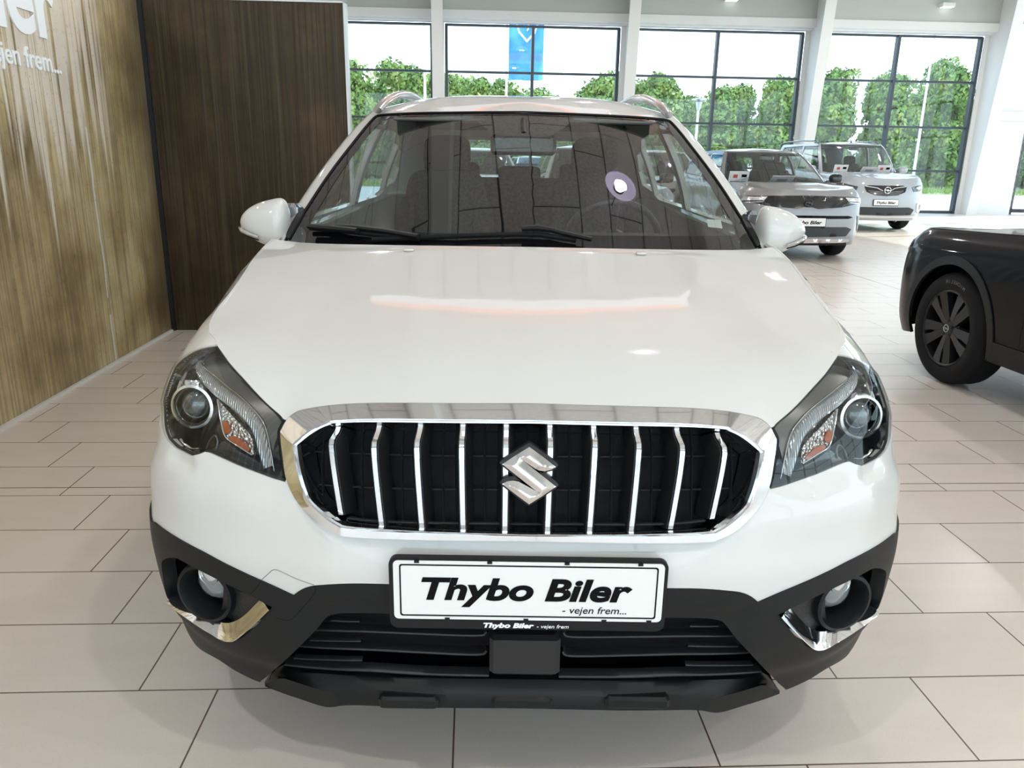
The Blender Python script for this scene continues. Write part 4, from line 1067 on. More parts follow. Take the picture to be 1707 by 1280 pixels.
v1, f1 = panel('x', body, shl, res=.035, rim=.01, obj=False)
m = MB().add(v1, f1); m.add([(-p[0], p[1], p[2]) for p in v1], [q[::-1] for q in f1])
shell = m.build('body_side', white_paint, car)
# door gaps and handles
m = MB()
for y, zb in ((1.52, .40), (2.58, .36), (3.42, .72)):
    a = [(sA(y), zb), (sA(y+.01), .7), (sA(y), float(belt_z(y))-.005)]
    v, f = strip(body, a, .006, .0012, n=5); m.add(v, f); m.add([(-p[0], p[1], p[2]) for p in v], [q[::-1] for q in f])
m.build('door_gaps', deep_black, shell)
for sgn in (-1, 1):
    for y in (2.35, 3.22):
        P0 = body(sA(y)*sgn, .93); MB().box((P0[0]+sgn*.018, P0[1], P0[2]), (.022, .19, .03), bev=.008).build('door_handle', white_paint, shell)
# sill cladding with rear arches
m = MB()
flR = [( -sA(YR+(RA+.055)*math.cos(a)), ZC+(RA+.055)*math.sin(a)) for a in np.linspace(math.pi*1.02, -.1, 26)]
inR = [(-p[0], p[1]) for p in arch_pts(None, body, YR, ZC, RA, .24)]
sill = [(-sA(YA+RA+.03), .24), (-sA(YA+RA+.05), .42), (-sA(2.2), .41), (-sA(YR-RA-.06), .42)]+flR+[(-body.S2-.05, .40), (-body.S3+.001, .42), (-body.S3+.001, .26), (-sA(3.9), .25)]+inR[::-1]
v1, f1 = panel('x', body, sill, res=.04, off=.006, rim=.02, obj=False); m.add(v1, f1); m.add([(-p[0], p[1], p[2]) for p in v1], [q[::-1] for q in f1])
m.build('sill_cladding', black_plastic, car)
# wheel-well liners and underside
for y in (YA, YR):
    for sgn in (-1, 1): liner(car, sgn*.80, y, ZC, RA+.02, .33, sgn)
MB().box((0, 2.2, .26), (1.30, 3.7, .06)).build('underbody', deep_black, car)
for sgn in (-1, 1):
    wheel(car, sgn*.755, YA, side=sgn); wheel(car, sgn*.755, YR, side=sgn)

# ------------------------------------------------------------------ greenhouse
W2 = pchip([.95, 1.05, 1.15, 1.25, 1.35, 1.45, 1.50, 1.54, 1.6], [.852, .842, .812, .775, .730, .678, .642, .598, .52])
P2 = pchip([.95, 1.02, 1.05, 1.15, 1.25, 1.35, 1.45, 1.483, 1.56], [.92, 1.04, 1.10, 1.285, 1.475, 1.672, 1.88, 1.952, 2.13])
D2 = pchip([.95, 1.05, 1.5, 1.6], [.36, .34, .25, .24])
R2 = pchip([.95, 1.1, 1.3, 1.45, 1.6], [4.22, 4.19, 4.05, 3.93, 3.80])
gh = Ring(SCREEN, BACK, W2, P2, 1.75, 3.80, R2, D=D2, wn=.75)
GD = ((-1.0, 1.0), (1.0, 1.56))
WS = [(880, 186.5), (747.5, 187.2), (690, 188.2), (650, 190), (630, 192), (623, 196, 'c'), (590, 235.5), (560, 274), (540.6, 301), (507, 352), (480, 391, 'c')]
ws = [list(p) for p in T('screen', WS, gh, dom=GD)]; ws[0][0] = 0; ws = [tuple(p) for p in ws]
wsl = catmull(ws, False, 5); zb_ = 1.005
wsl += [(wsl[-1][0]*1.0, zb_), (0.0, zb_)]
ws_full = wsl+[(-p[0], p[1]) for p in wsl[1:-1]][::-1]
INN = [(880, 190), (747.5, 191), (690, 192.5), (655, 195), (640, 199), (629, 207), (600, 243), (572, 280), (548, 317), (520, 364), (517.5, 373), (522, 380), (560, 382), (650, 385), (760, 387.5), (880, 389)]
inn = [list(p) for p in T('screen_clear', INN, gh, dom=GD)]; inn[0][0] = 0; inn[-1][0] = 0
innl = catmull([tuple(p) for p in inn], False, 5); inn_full = innl+[(-p[0], p[1]) for p in innl if abs(p[0]) > 1e-4][::-1]
wsp = panel('windscreen', gh, ws_full, res=.03, off=-.004, rim=.004, mat_=windscreen_glass, parent=car)
frit = mat('frit_black', (.006, .006, .007), .04, spec=.6)
fp = panel('black_border', gh, [(p[0]*.999, p[1]) for p in ws_full], holes=[inn_full], res=.025, off=-.0025, rim=0, mat_=frit, parent=wsp)
sens = [list(p) for p in T('sensor', [(880, 188), (792, 189.5), (800, 203), (822, 218), (836, 223), (880, 224)], gh, dom=GD)]; sens[0][0] = 0; sens[-1][0] = 0
sl = catmull([tuple(p) for p in sens], False, 3); panel('sensor_patch', gh, sl+[(-p[0], p[1]) for p in sl if abs(p[0]) > 1e-4][::-1], res=.03, off=-.008, rim=0, mat_=mat('patch_grey', (.03, .026, .027), .7), parent=wsp)
v, f = strip(gh, wsl[:-1], .011, .004, off=-.001, sm=False); m = MB().add(v, f); m.add([(-p[0], p[1], p[2]) for p in v], [q[::-1] for q in f]); m.build('rubber_seal', deep_black, wsp)
# pillar and roof-side frame with window openings
gs = lambda y, z: gh.s_of_y(y, z)
zt2 = pchip([1.9, 2.1, 2.4, 2.8, 3.3, 3.9, 4.0], [1.487, 1.492, 1.518, 1.533, 1.530, 1.497, 1.49])
def ztop(s_):
    y = float(gh(s_, 1.49)[1]); return float(zt2(y))
Sg = gh.S3-.001
topg = [(-s_, 1.4865 if s_ < .5 else ztop(s_)) for s_ in np.linspace(0, Sg, 60)]
def q4(y0, z0, y1, z1): pass
def win(pts): return [(-gs(y, z), z) for y, z in pts]
w1 = win([(1.62, 1.085), (1.80, 1.19), (2.02, 1.32), (2.20, 1.41), (2.40, 1.44), (2.56, 1.445), (2.60, 1.09)])
w2 = win([(2.68, 1.095), (2.66, 1.445), (2.95, 1.45), (3.22, 1.43), (3.36, 1.38), (3.42, 1.12), (3.30, 1.10)])
w3 = win([(3.48, 1.14), (3.44, 1.37), (3.60, 1.35), (3.78, 1.25), (3.80, 1.17)])
rear_s = np.linspace(gh.S3-.60, gh.S3-.001, 8)
backL = [(-s_, 1.435) for s_ in rear_s]+[(-s_, 1.12) for s_ in rear_s[::-1]]
bottom = [(-s_, float(belt_z(float(gh(s_, 1.05)[1])))-.02) for s_ in np.linspace(gs(1.50, 1.05), gh.S3-.001, 20)]
o_l = [(-gs(1.32, 1.02), 1.01)]
outg = topg+bottom[::-1]+[(-gs(1.33, 1.02), 1.02)]
# the screen opening cuts the frame: keep only what lies outside it
frame_half = [topg[0]]
wsx = [(p[0], p[1]) for p in wsl[:-1]]
frameL = [(-abs(p[0]), p[1]) for p in topg if abs(p[0]) > 0]
poly = [(-.0005, 1.4868)]+frameL+[(-Sg, 1.437)]+backL[7::-1]+backL[:7:-1]+[(-Sg, 1.10)] if False else None
rear_gl = [(-s_, 1.435) for s_ in rear_s[::-1]]+[(-s_, 1.12) for s_ in rear_s]      # from centre out along the top, back along the bottom
poly = [(-.0005, 1.4868)]+frameL+rear_gl+bottom[::-1]+[(-gs(1.30, 1.0), .985)]+wsx[::-1]
v1, f1 = panel('x', gh, poly, holes=[w1, w2, w3], res=.03, rim=.025, obj=False)
m = MB().add(v1, f1); m.add([(-p[0], p[1], p[2]) for p in v1], [q[::-1] for q in f1]); pil = m.build('pillar_frame', white_paint, car)
for nm, wv in (('door_window', w1), ('door_window', w2), ('quarter_window', w3)):
    for sg_ in (1, -1):
        panel(nm, gh, [(p[0]*sg_, p[1]) for p in wv], res=.06, off=-.008, rim=0, mat_=side_glass, parent=pil)
bl = backL[:8]+backL[8:]; panel('rear_window', gh, [(-s_, 1.435) for s_ in rear_s]+[(s_, 1.435) for s_ in rear_s[::-1]]+[(s_, 1.12) for s_ in rear_s]+[(-s_, 1.12) for s_ in rear_s[::-1]] if False else
      [(p[0], p[1]) for p in rear_gl], res=.06, off=-.006, rim=0, mat_=side_glass, parent=pil)
panel('rear_window', gh, [(-p[0], p[1]) for p in rear_gl], res=.06, off=-.006, rim=0, mat_=side_glass, parent=pil)
# black corner wedge between wing, pillar and screen
wd = T('wedge', [(501.5, 348, 'c'), (506.5, 355), (486, 392), (481, 398, 'c'), (477.5, 394), (479, 388)], gh, dom=GD)
for sg_ in (1, -1): panel('corner_wedge', gh, catmull([(p[0]*sg_, p[1]) for p in wd], True, 3), res=.02, off=.003, rim=.01, mat_=black_plastic, parent=car)
# roof
rl = np.array([gh(p[0], p[1]) for p in topg]); rl[0, 0] = 0; rl[-1, 0] = 0
rloop = np.vstack([rl, (rl[1:-1]*np.array([-1, 1, 1]))[::-1]])
rc = [(0, 2.06, 1.530), (0, 2.2, 1.556), (0, 2.35, 1.574), (0, 2.6, 1.587), (0, 3.0, 1.589), (0, 3.5, 1.573), (0, 3.85, 1.525), (.4, 2.2, 1.540), (.4, 2.45, 1.566), (.4, 3.0, 1.572), (.4, 3.6, 1.550), (.52, 2.5, 1.552), (.52, 3.0, 1.557)]
rf_ = tps([tuple(p) for p in rloop[::2]]+[(s_*x, y, z) for x, y, z in rc for s_ in ((-1, 1) if x else (1,))])
roof = panel('roof', HF(rf_), [tuple(p[:2]) for p in rloop], res=.03, rim=.012, mat_=white_paint, parent=car)
panel('headliner', HF(lambda x, y: rf_(x, y)-.03), [(p[0]*.97, p[1]+.03*(1 if p[1] < 3 else -1)) for p in rloop], res=.08, rim=0, mat_=mat('headliner_grey', (.12, .118, .112), .9), parent=roof)
rpath = [(.600, 2.10, 1.492), (.590, 2.15, 1.515), (.578, 2.22, 1.538), (.564, 2.34, 1.563), (.551, 2.50, 1.583), (.543, 2.75, 1.594), (.540, 3.2, 1.594), (.545, 3.55, 1.580), (.556, 3.75, 1.560), (.56, 3.85, 1.52)]
for sgn in (-1, 1):
    c = [Vector((sgn*x, y, z)) for x, y, z in rpath]
    pp = []
    for i in range(len(c)-1):
        p0 = c[max(i-1, 0)]; p1 = c[i]; p2 = c[i+1]; p3 = c[min(i+2, len(c)-1)]
        for k_ in range(5):
            t = k_/5; pp.append(.5*((2*p1)+(-p0+p2)*t+(2*p0-5*p1+4*p2-p3)*t*t+(-p0+3*p1-3*p2+p3)*t**3))
    pp.append(c[-1]); rr_ = [.025-.006*abs(2*i/len(pp)-1) for i in range(len(pp))]
    MB().tube(pp, rr_, 12, flat=.75).build('roof_rail', mat('rail_silver', (.60, .60, .61), .25, metal=.85), roof)
MB().tube([(.0, 3.80, 1.545), (.0, 3.84, 1.60), (.0, 3.90, 1.665)], [.012, .006, .004], 8).build('antenna', black_plastic, roof)
# cowl, wipers
ck = MB(); xs = np.linspace(-.76, .76, 40)
rows = []
for (dy, dz_) in ((-.02, -.012), (.03, -.020), (.10, -.026), (.20, -.02)):
    rows.append([(x, float(COWL(abs(x)))+dy, float(COWZ(abs(x)))+dz_) for x in xs])
n_ = len(xs); ck.add([p for r in rows for p in r], [(j*n_+i, j*n_+i+1, (j+1)*n_+i+1, (j+1)*n_+i) for j in range(3) for i in range(n_-1)])
cow = ck.build('cowl', black_plastic, car)
def on_screen(px, py, off):
    q = T('wp%d_%d' % (px, py), [(px, py)], gh, dom=GD)[0]; q = (q[0], q[1]); return tuple(Off(gh, off)(q[0], q[1]))
def wiper(arm, blade, body_):
    b = MB(); P = [on_screen(x, y, .022) for x, y in arm]; b.tube(P, [.014]*(len(P)-1)+[.009], 8, flat=.6); w_ = b.build('wiper', black_plastic, car)
    P = [on_screen(x, y, .010) for x, y in blade]; MB().tube(P, .008, 8).build('wiper_blade', rubber, w_)
    P = [on_screen(x, y, .026) for x, y in body_]; MB().tube(P, [.012, .016, .012], 8, flat=.7).build('wiper_joint', black_plastic, w_)
wiper([(700, 404), (640, 394), (590, 388), (545, 385)], [(520, 384), (590, 391), (650, 398), (700, 403)], [(522, 388), (560, 392), (600, 396)])
wiper([(985, 409), (950, 401), (915, 393), (880, 392)], [(622, 404), (760, 398), (860, 395), (900, 396), (960, 405)], [(870, 393), (895, 392), (925, 396)])
# sticker on the screen
stk = plane_trace('sticker', [(1180, 362), (1206, 376)], 1.27) if False else None
v_ = [on_screen(x, y, -.006) for x, y in ((1179, 363), (1203, 364), (1206, 378), (1182, 376))]
link_mesh('windscreen_sticker', v_, [(0, 3, 2, 1)], mat('sticker_pale', (.55, .6, .55), .6), wsp, smooth=False)

# ------------------------------------------------------------------ door mirrors
def mirror_pod(sgn):
    V = []; Fs = []; nu, nv = 40, 28
    cx, cy_, cz = .881, 1.47, 1.080
    for j in range(nv+1):
        ph = -math.pi/2+math.pi*j/nv
        for i in range(nu):
            th = 2*math.pi*i/nu; c, s_ = math.cos(th), math.sin(th)
            ux, uz = math.cos(ph)*c, math.sin(ph); uy = math.cos(ph)*s_
            sq_ = lambda t, p: math.copysign(abs(t)**p, t)
            e = .45 if ux < 0 else .85
            x = sq_(ux, e)*(.075 if ux < 0 else .112); z = sq_(uz, .80)*.080; y = sq_(uy, .9)*(.085 if uy < 0 else .03)
            z *= 1-.20*(x/.112); z += -.010*(x/.112)
            if z < 0: x -= .05*(abs(z)/.083)**1.5*max(0, x/.112+.2)
            V.append((sgn*(cx+x), cy_+y+.06*(x/.112)*.5, cz+z))
    Fs = [(j*nu+i, j*nu+(i+1) % nu, (j+1)*nu+(i+1) % nu, (j+1)*nu+i) for j in range(nv) for i in range(nu)]
    o = link_mesh('door_mirror', V, Fs, white_paint, car)
    MB().box((sgn*(cx-.035), cy_+.045, cz+.002), (.135, .03, .130), bev=.014).build('mirror_glass', mat('mirror_glass', (.6, .65, .7), .02, metal=1), o)
    MB().box((sgn*.80, cy_+.03, cz-.055), (.10, .07, .035), bev=.012).build('mirror_foot', black_plastic, o)
    P = [(sgn*(cx+a), cy_-b, cz+c_) for a, b, c_ in ((.020, .083, -.040), (.055, .070, -.032), (.085, .045, -.024), (.105, .005, -.018), (.108, -.02, -.016))]
    MB().tube(P, [.004, .007, .008, .008, .004], 8).build('repeater_lamp', mat('repeater_clear', (.5, .5, .5), .1, metal=.5, coat=1), o)
    P = [(p[0], p[1]+.0, p[2]-.010) for p in P]; MB().tube(P, .0025, 6).build('repeater_gap', deep_black, o)
for sgn in (-1, 1): mirror_pod(sgn)

# ------------------------------------------------------------------ cabin
d_ = MB(); d_.box((0, 1.52, .90), (1.36, .62, .20), bev=.06); d_.box((0, 1.30, .965), (1.30, .42, .05), bev=.02); d_.box((.37, 1.60, 1.00), (.40, .22, .10), bev=.04)
dash = d_.build('dashboard', dash_plastic, car)
Ms = Matrix.Translation((.37, 1.93, .985)) @ Matrix.Rotation(math.radians(-62), 4, 'X')
t_ = MB(); t_.lathe([(.19+.014*math.cos(a), .014*math.sin(a)) for a in np.linspace(0, 2*math.pi, 13)], 48, Ms); t_.lathe([(0, .02), (.06, .015), (.07, -.02)], 24, Ms)
for a in (0, math.pi, -math.pi/2): t_.tube([Ms @ Vector((.05*math.cos(a), .05*math.sin(a), 0)), Ms @ Vector((.19*math.cos(a), .19*math.sin(a), 0))], .014, 8)
t_.build('steering_wheel', mat('wheel_leather', (.03, .03, .03), .4), dash)
for sgn in (-1, 1): seat(car, sgn*.36, 2.24, .53, w_=.44)
rs = MB(); soft(rs, (0, 3.0, .60), (1.24, .5, .20)); soft(rs, (0, 3.34, .88), (1.24, .16, .66), Matrix.Rotation(-.35, 3, 'X')); rso = rs.build('rear_seat', fabric_dark, car)
for x in (-.36, 0, .36): soft(MB(), (x, 3.47, 1.205), (.25, .12, .15 if x else .11), Matrix.Rotation(-.3, 3, 'X')).build('headrest', fabric_dark, rso)
MB().box((0, 2.6, .42), (1.4, 3.2, .06)).build('cabin_floor', dash_plastic, car)
mr = MB(); mr.box((0.0, 1.80, 1.360), (.25, .03, .075), bev=.014); mr.tube([(0, 1.80, 1.40), (0, 1.90, 1.455)], .012, 8); mr.build('rear_view_mirror', gloss_black, car)
MB().box((.33, 1.98, 1.452), (.36, .13, .012), bev=.004).build('sun_visor', MT['headliner_grey'], car); MB().box((-.33, 1.98, 1.452), (.36, .13, .012), bev=.004).build('sun_visor', MT['headliner_grey'], car)

# ------------------------------------------------------------------ the other cars in the hall
def gen_car(name, label, loc, rz, paint, L=4.15, hw=.89, zf=.88, zc=1.02, yc=.98, roof_z=1.52, yr0=1.75, yr1=3.3, W_roof=.60, R=.335, ya=.86, wb=2.56,
            front='vizor', clad=True, rails=False, rim=None, style='ten', detail=True, squarer=0.0):
    e = empty(name, loc, rz); tag(e, label, 'car')
    yR_ = ya+wb; k = hw/.873; zs = zf-.88
    W = pchip([.16, .22, .30, .45, .60, .74, .82, .87, .90, .93, .955], [v*k for v in (.79, .83, .85, .868, .873, .868, .855, .838, .815, .78, .735)])
    P = pchip([.16, .24, .34, .55, .70, .80, .90, 1.0], [.09, .03, 0, 0, .012, .035, .07, .12])
    Pr_ = pchip([.16, .3, .6, .9, 1.05, 1.2], [L-.15, L-.06, L-.01, L-.03, L-.08, L-.12])
    dzz = pchip([.0, .12, .5, yc, yc+.35, 2.6, L-.3, L], [zs-.03, zs, (zs+zc-.95)*.62, zc-.95, zc-.93, zc-.89, zc-.86, zc-.86])
    bd = Ring(FRONT, REAR, W, P, .50, L-.55, Pr_, dz=dzz, wn=hw)
    def rz_for(zz, y):
        z = zz
        for _ in range(12): z = zz+float(dzz(y))*float(smooth_f(.65, .85, z))
        return z
    def top_at(s_, zz=.95):
        y = float(bd(s_, .85)[1]); return (s_, rz_for(zz, y))
    S3 = bd.S3-.001; ra = R+.045
    af = arch_pts(None, bd, ya, R, ra, .24); ar = arch_pts(None, bd, yR_, R, ra, .24)
    tops = [top_at(s_) for s_ in np.r_[np.linspace(0, bd.S1, 14), np.linspace(bd.S1+.05, S3, 30)]]
    half_ = [(0.0, .22)]+[(bd.s_of_y(ya-ra-.02)*t, .22) for t in (.3, .6, .9)]+af+ar+[(bd.S2+.1, .30), (S3, .32)]+tops[::-1]
    m = MB(); v, f = panel('x', bd, half_, res=.06, rim=.01, obj=False); m.add(v, f); m.add([(-p[0], p[1], p[2]) for p in v], [q[::-1] for q in f])
    sh = m.build('body_shell', paint, e)
    # bonnet
    yE = yc+.12; sC = bd.s_of_y(yE, .8)
    hl_ = np.array([bd(*top_at(s_, .946)) for s_ in np.linspace(-sC, sC, 61)]); hl_ += np.array([0, 0, .002])
    xE = hl_[-1][0]; cowl = np.array([(x, yc+.12*(x/xE)**2, float(hl_[-1][2])-.0+.012*(1-(x/xE)**2)) for x in np.linspace(xE, -xE, 13)[1:-1]])
    lp = np.vstack([hl_, cowl])
    cr_ = [(x, y, zf+.022+(zc-zf+.012)*((y-.12)/(yc-.12))**.8+(.012 if y < .3 else .02)-.03*(x/.6)**2) for x, y in ((0, .22), (0, .45), (0, .75), (.38, .28), (.38, .5), (.38, .8), (-.38, .28), (-.38, .5), (-.38, .8))]
    hf = tps([tuple(p) for p in lp]+cr_)
    panel('bonnet', HF(lambda x, y: hf(x, y)+.006*np.exp(-((np.abs(x)-.34-.12*y)/.05)**2)), [tuple(p[:2]) for p in lp], res=.05, rim=.015, mat_=paint, parent=e)
    # greenhouse
    zb = zc-.03; zt = roof_z-.045
    W2_ = pchip([zb, (zb+zt)/2, zt-.05, zt, zt+.04], [hw*.93, hw*.93*.5+W_roof*.5+.02, W_roof+.03, W_roof, W_roof-.06])
    P2_ = pchip([zb, (zb+zt)/2, zt, zt+.05], [yc+.03, (yc+yr0)/2-.02, yr0, yr0+.12])
    D2_ = pchip([zb, zt], [.30, .22]); Rr = pchip([zb, zt-.1, zt+.05], [L-.12, yr1+.25, yr1])
    g = Ring(SCREEN, BACK, W2_, P2_, yc+.6, L-.55, Rr, D=D2_, wn=.75); G3 = g.S3-.001
    sw = float(np.interp(.94, g.fX, g.fL)); gy = lambda y, z: g.s_of_y(y, z)
    scr = [(-sw*.985, zb+.005), (sw*.985, zb+.005), (sw*.985, zt-.012), (-sw*.985, zt-.012)]
    zr = zt
    def bz(s_): return rz_for(.93, float(g(s_, zb)[1]))-.0
    gl_top = zt-.055
    y_a = P2_(zb)+.30; y0 = lambda z, o: float(P2_(z)+D2_(z)+o)
    wA = [(gy(y0(zb+.06, .04), zb+.06), zb+.075), (gy(y0(zb+.2, .02), zb+.2), zb+.2), (gy(y0(gl_top, .0), gl_top), gl_top), (gy(ya+1.62, gl_top), gl_top+.005), (gy(ya+1.66, zb+.1), zb+.085)]
    yq = yR_+.12
    wB = [(gy(ya+1.74, zb+.1), zb+.09), (gy(ya+1.72, gl_top), gl_top+.005), (gy(yq-.1, gl_top), gl_top-.005), (gy(yq+.12, zb+.22), zb+.22), (gy(yq, zb+.12), zb+.12)]
    half_g = [(0.0, zt)]+[(s_, zt) for s_ in np.linspace(.15, G3, 26)]+[(G3, gl_top-.02)]+[(g.S3-.5, gl_top-.02), (g.S3-.56, zb+.12), (G3, zb+.12)]+[(G3, zb-.01)]+[(s_, zb-.02) for s_ in np.linspace(G3, sw*1.12, 24)[1:]]+[(sw, zb-.02), (sw, zb+.01), (sw, zt-.014), (0.0, zt-.014)]
    m = MB(); v, f = panel('x', g, half_g, holes=[wA, wB], res=.06, rim=.02, obj=False); m.add(v, f); m.add([(-p[0], p[1], p[2]) for p in v], [q[::-1] for q in f])
    pf = m.build('pillar_frame', paint, e)
    panel('windscreen', g, scr, res=.06, off=-.004, rim=0, mat_=windscreen_glass, parent=e)
    v, f = strip(g, scr+[scr[0]], .02, .003, sm=False); link_mesh('screen_seal', v, f, gloss_black, e)
    for q in (1, -1):
        for wv in (wA, wB):
            panel('door_window', g, [(p[0]*q, p[1]) for p in wv], res=.1, off=-.006, rim=0, mat_=side_glass, parent=pf)
        if detail:
            for wv in (wA, wB):
                v, f = strip(g, [(p[0]*q, p[1]) for p in wv]+[(wv[0][0]*q, wv[0][1])], .022, .004, sm=False); link_mesh('window_trim', v, f, gloss_black, pf)
        panel('rear_window', g, [(q*G3, gl_top-.02), (q*(g.S3-.5), gl_top-.02), (q*(g.S3-.56), zb+.12), (q*G3, zb+.12)], res=.1, off=-.006, rim=0, mat_=side_glass, parent=pf)
    rl_ = np.array([g(s_, zt) for s_ in np.linspace(0, G3, 40)]); rl_[0, 0] = rl_[-1, 0] = 0
    lp = np.vstack([rl_, (rl_[1:-1]*np.array([-1, 1, 1]))[::-1]])
    rc_ = [(x*q, y, roof_z-.02*(x/.4)**2) for x in (0, .38) for q in ((1, -1) if x else (1,)) for y in (yr0+.35, (yr0+yr1)/2, yr1-.25)]+[(0, yr0+.08, zt+.02)]
    rf2 = tps([tuple(p) for p in lp[::2]]+rc_)
    rf_o = panel('roof', HF(rf2), [tuple(p[:2]) for p in lp], res=.09, rim=.01, mat_=paint, parent=e)
    if rails:
        for q in (-1, 1):
            x = W_roof-.03; P_ = [(q*x, yr0+.30, zt+.01), (q*x, yr0+.42, zt+.055), (q*x, (yr0+yr1)/2, zt+.075), (q*x, yr1-.15, zt+.055), (q*x, yr1, zt+.01)]
            MB().tube(P_, .018, 8).build('roof_rail', gloss_black, rf_o)
        MB().tube([(0, yr0+.16, zt+.03), (0, yr0+.20, zt+.075), (0.0, yr0+.10, zt+.24)], [.02, .006, .003], 6).build('antenna', gloss_black, rf_o)
    MB().lathe([(0, 0)], 3)
    # mirrors
    for q in (-1, 1):
        m = MB(); soft(m, (q*(hw+.085), y_a+.08, zb+.10), (.20, .13, .14), None, .7); o = m.build('door_mirror', gloss_black if front != 'van' else paint, e)
        MB().box((q*(hw-.01), y_a+.10, zb+.05), (.10, .06, .04), bev=.01).build('mirror_foot', gloss_black, o)
    # wheels, liners, floor
    for y in (ya, yR_):
        for q in (-1, 1): liner(e, q*(hw-.07), y, R, ra+.015, .30, q)
    MB().box((0, L/2, .27), (2*hw-.5, L-.5, .06)).build('underbody', deep_black, e)
    for q in (-1, 1):
        wheel(e, q*(hw-.115), ya, R=R, side=q, rim_mat=rim, style=style); wheel(e, q*(hw-.115), yR_, R=R, side=q, rim_mat=rim, style=style)
    # cabin
    m = MB(); m.box((0, yc+.48, zc-.13), (2*hw-.42, .55, .18), bev=.05); m.build('dashboard', dash_plastic, e)
    for q in (-1, 1): seat(e, q*.36, ya+1.22, .60, w_=.48)
    m = MB(); soft(m, (0, ya+2.25, .85), (1.2, .2, .62), Matrix.Rotation(-.3, 3, 'X')); m.build('rear_seat', fabric_dark, e)
    MB().box((0, yr0+.05-.06, zt-.10), (.24, .03, .07), bev=.012).build('rear_view_mirror', gloss_black, e)
    Mw_ = Matrix.Translation((.36, yc+.86, zc-.04)) @ Matrix.Rotation(math.radians(-62), 4, 'X'); t_ = MB(); t_.lathe([(.18+.013*math.cos(a), .013*math.sin(a)) for a in np.linspace(0, 2*math.pi, 9)], 28, Mw_); t_.build('steering_wheel', dash_plastic, e)
    # black cladding round arches and sill
    for q in ((-1, 1) if clad else ()):
        m = MB()
        for (yy, a_) in ((ya, af), (yR_, ar)):
            ring_o = [(bd.s_of_y(yy+(ra+.05)*math.cos(t)), R+(ra+.05)*math.sin(t)) for t in np.linspace(-.1, math.pi+.1, 22)]
            v, f = panel('x', bd, a_+ring_o, res=.06, off=.008, rim=.02, obj=False); m.add([(q*p[0], p[1], p[2]) for p in v], f if q > 0 else [t[::-1] for t in f])
        sl_ = [(bd.s_of_y(ya+ra), .24), (bd.s_of_y(yR_-ra), .24), (bd.s_of_y(yR_-ra-.02), .36), (bd.s_of_y(ya+ra+.02), .36)]
        v, f = panel('x', bd, sl_, res=.08, off=.008, rim=.02, obj=False); m.add([(q*p[0], p[1], p[2]) for p in v], f if q > 0 else [t[::-1] for t in f])
        m.build('arch_cladding', black_plastic, e)
    # door gaps
    m = MB()
    for y in (ya+.62, ya+1.68, yR_-.10):
        v, f = strip(bd, [(bd.s_of_y(y+.02), .38), (bd.s_of_y(y+.03), .65), (bd.s_of_y(y), .80), (bd.s_of_y(y), rz_for(.93, y))], .008, .0015); m.add(v, f); m.add([(-p[0], p[1], p[2]) for p in v], [q[::-1] for q in f])
    m.build('door_gaps', deep_black, sh)
    return e, bd, g, rz_for
def both_sides(bd, name, pts, m_, parent, off=.004, rim=.008, res=.05, corner=True):
    o = []
    for q in (-1, 1): o.append(panel(name, bd, [(p[0]*q, p[1]) for p in pts], res=res, off=off, rim=rim, mat_=m_, parent=parent))
    return o
def centre(bd, name, half_, m_, parent, off=.004, rim=.008, res=.05):
    full_ = half_+[(-p[0], p[1]) for p in half_ if abs(p[0]) > 1e-4][::-1]
    return panel(name, bd, full_, res=res, off=off, rim=rim, mat_=m_, parent=parent)
def plate_on(e, y, z, w_=.51):
    p_ = slab('number_plate', rrect(0, z, w_, .125, .008), y-.014, y, ink, e); slab('plate_face', rrect(0, z+.003, w_-.012, .108, .006), y-.0155, y-.014, MT['plate_white'], p_)
    fit_text('plate_text', 'Thybo Biler', -.20, .20, z-.022, ink, p_, y-.0158, .062, offset=.0022, shear=.22, extrude=.0003)
def logo(e, M, r, m_):
    """ring crossed by a flash"""
    t_ = MB(); t_.lathe([(r+.12*r*math.cos(a), .12*r*math.sin(a)) for a in np.linspace(0, 2*math.pi, 9)], 28, M); o = t_.build('ring_emblem', m_, e)
    pts = [(-1.25, .12), (-.1, .16), (-.28, -.18), (1.25, -.12), (.1, -.16), (.28, .18)]
    pts = [(-1.3, .05), (.30, .28), (.05, .02), (1.3, -.05), (-.30, -.28), (-.05, -.02)]
    V = [M @ Vector((x*r, y*r, .10*r)) for x, y in pts]+[M @ Vector((x*r, y*r, -.1*r)) for x, y in pts]; n = len(pts)
    link_mesh('flash', V, [tuple(range(n)), tuple(range(n, 2*n))[::-1]]+[(i, n+i, n+(i+1) % n, (i+1) % n) for i in range(n)], m_, o, smooth=False)
FRM = lambda x, y, z: Matrix.Translation((x, y, z)) @ Matrix.Rotation(math.pi/2, 4, 'X')    # local z -> -y
silver = mat('silver_paint', (.26, .262, .27), .38, metal=.55, coat=.8)
pale_silver = mat('pale_silver_paint', (.38, .40, .43), .4, metal=.3, coat=.8)
black_paint = mat('black_paint', (.003, .0035, .005), .3, coat=.38, spec=.03)
lamp_clear = mat('lamp_clear', (.75, .78, .8), .15, metal=.7, coat=1)
def wheel_to_root(wx, wy, lx, ly, rz):
    return (wx-(lx*math.cos(rz)-ly*math.sin(rz)), wy-(lx*math.sin(rz)+ly*math.cos(rz)), 0)
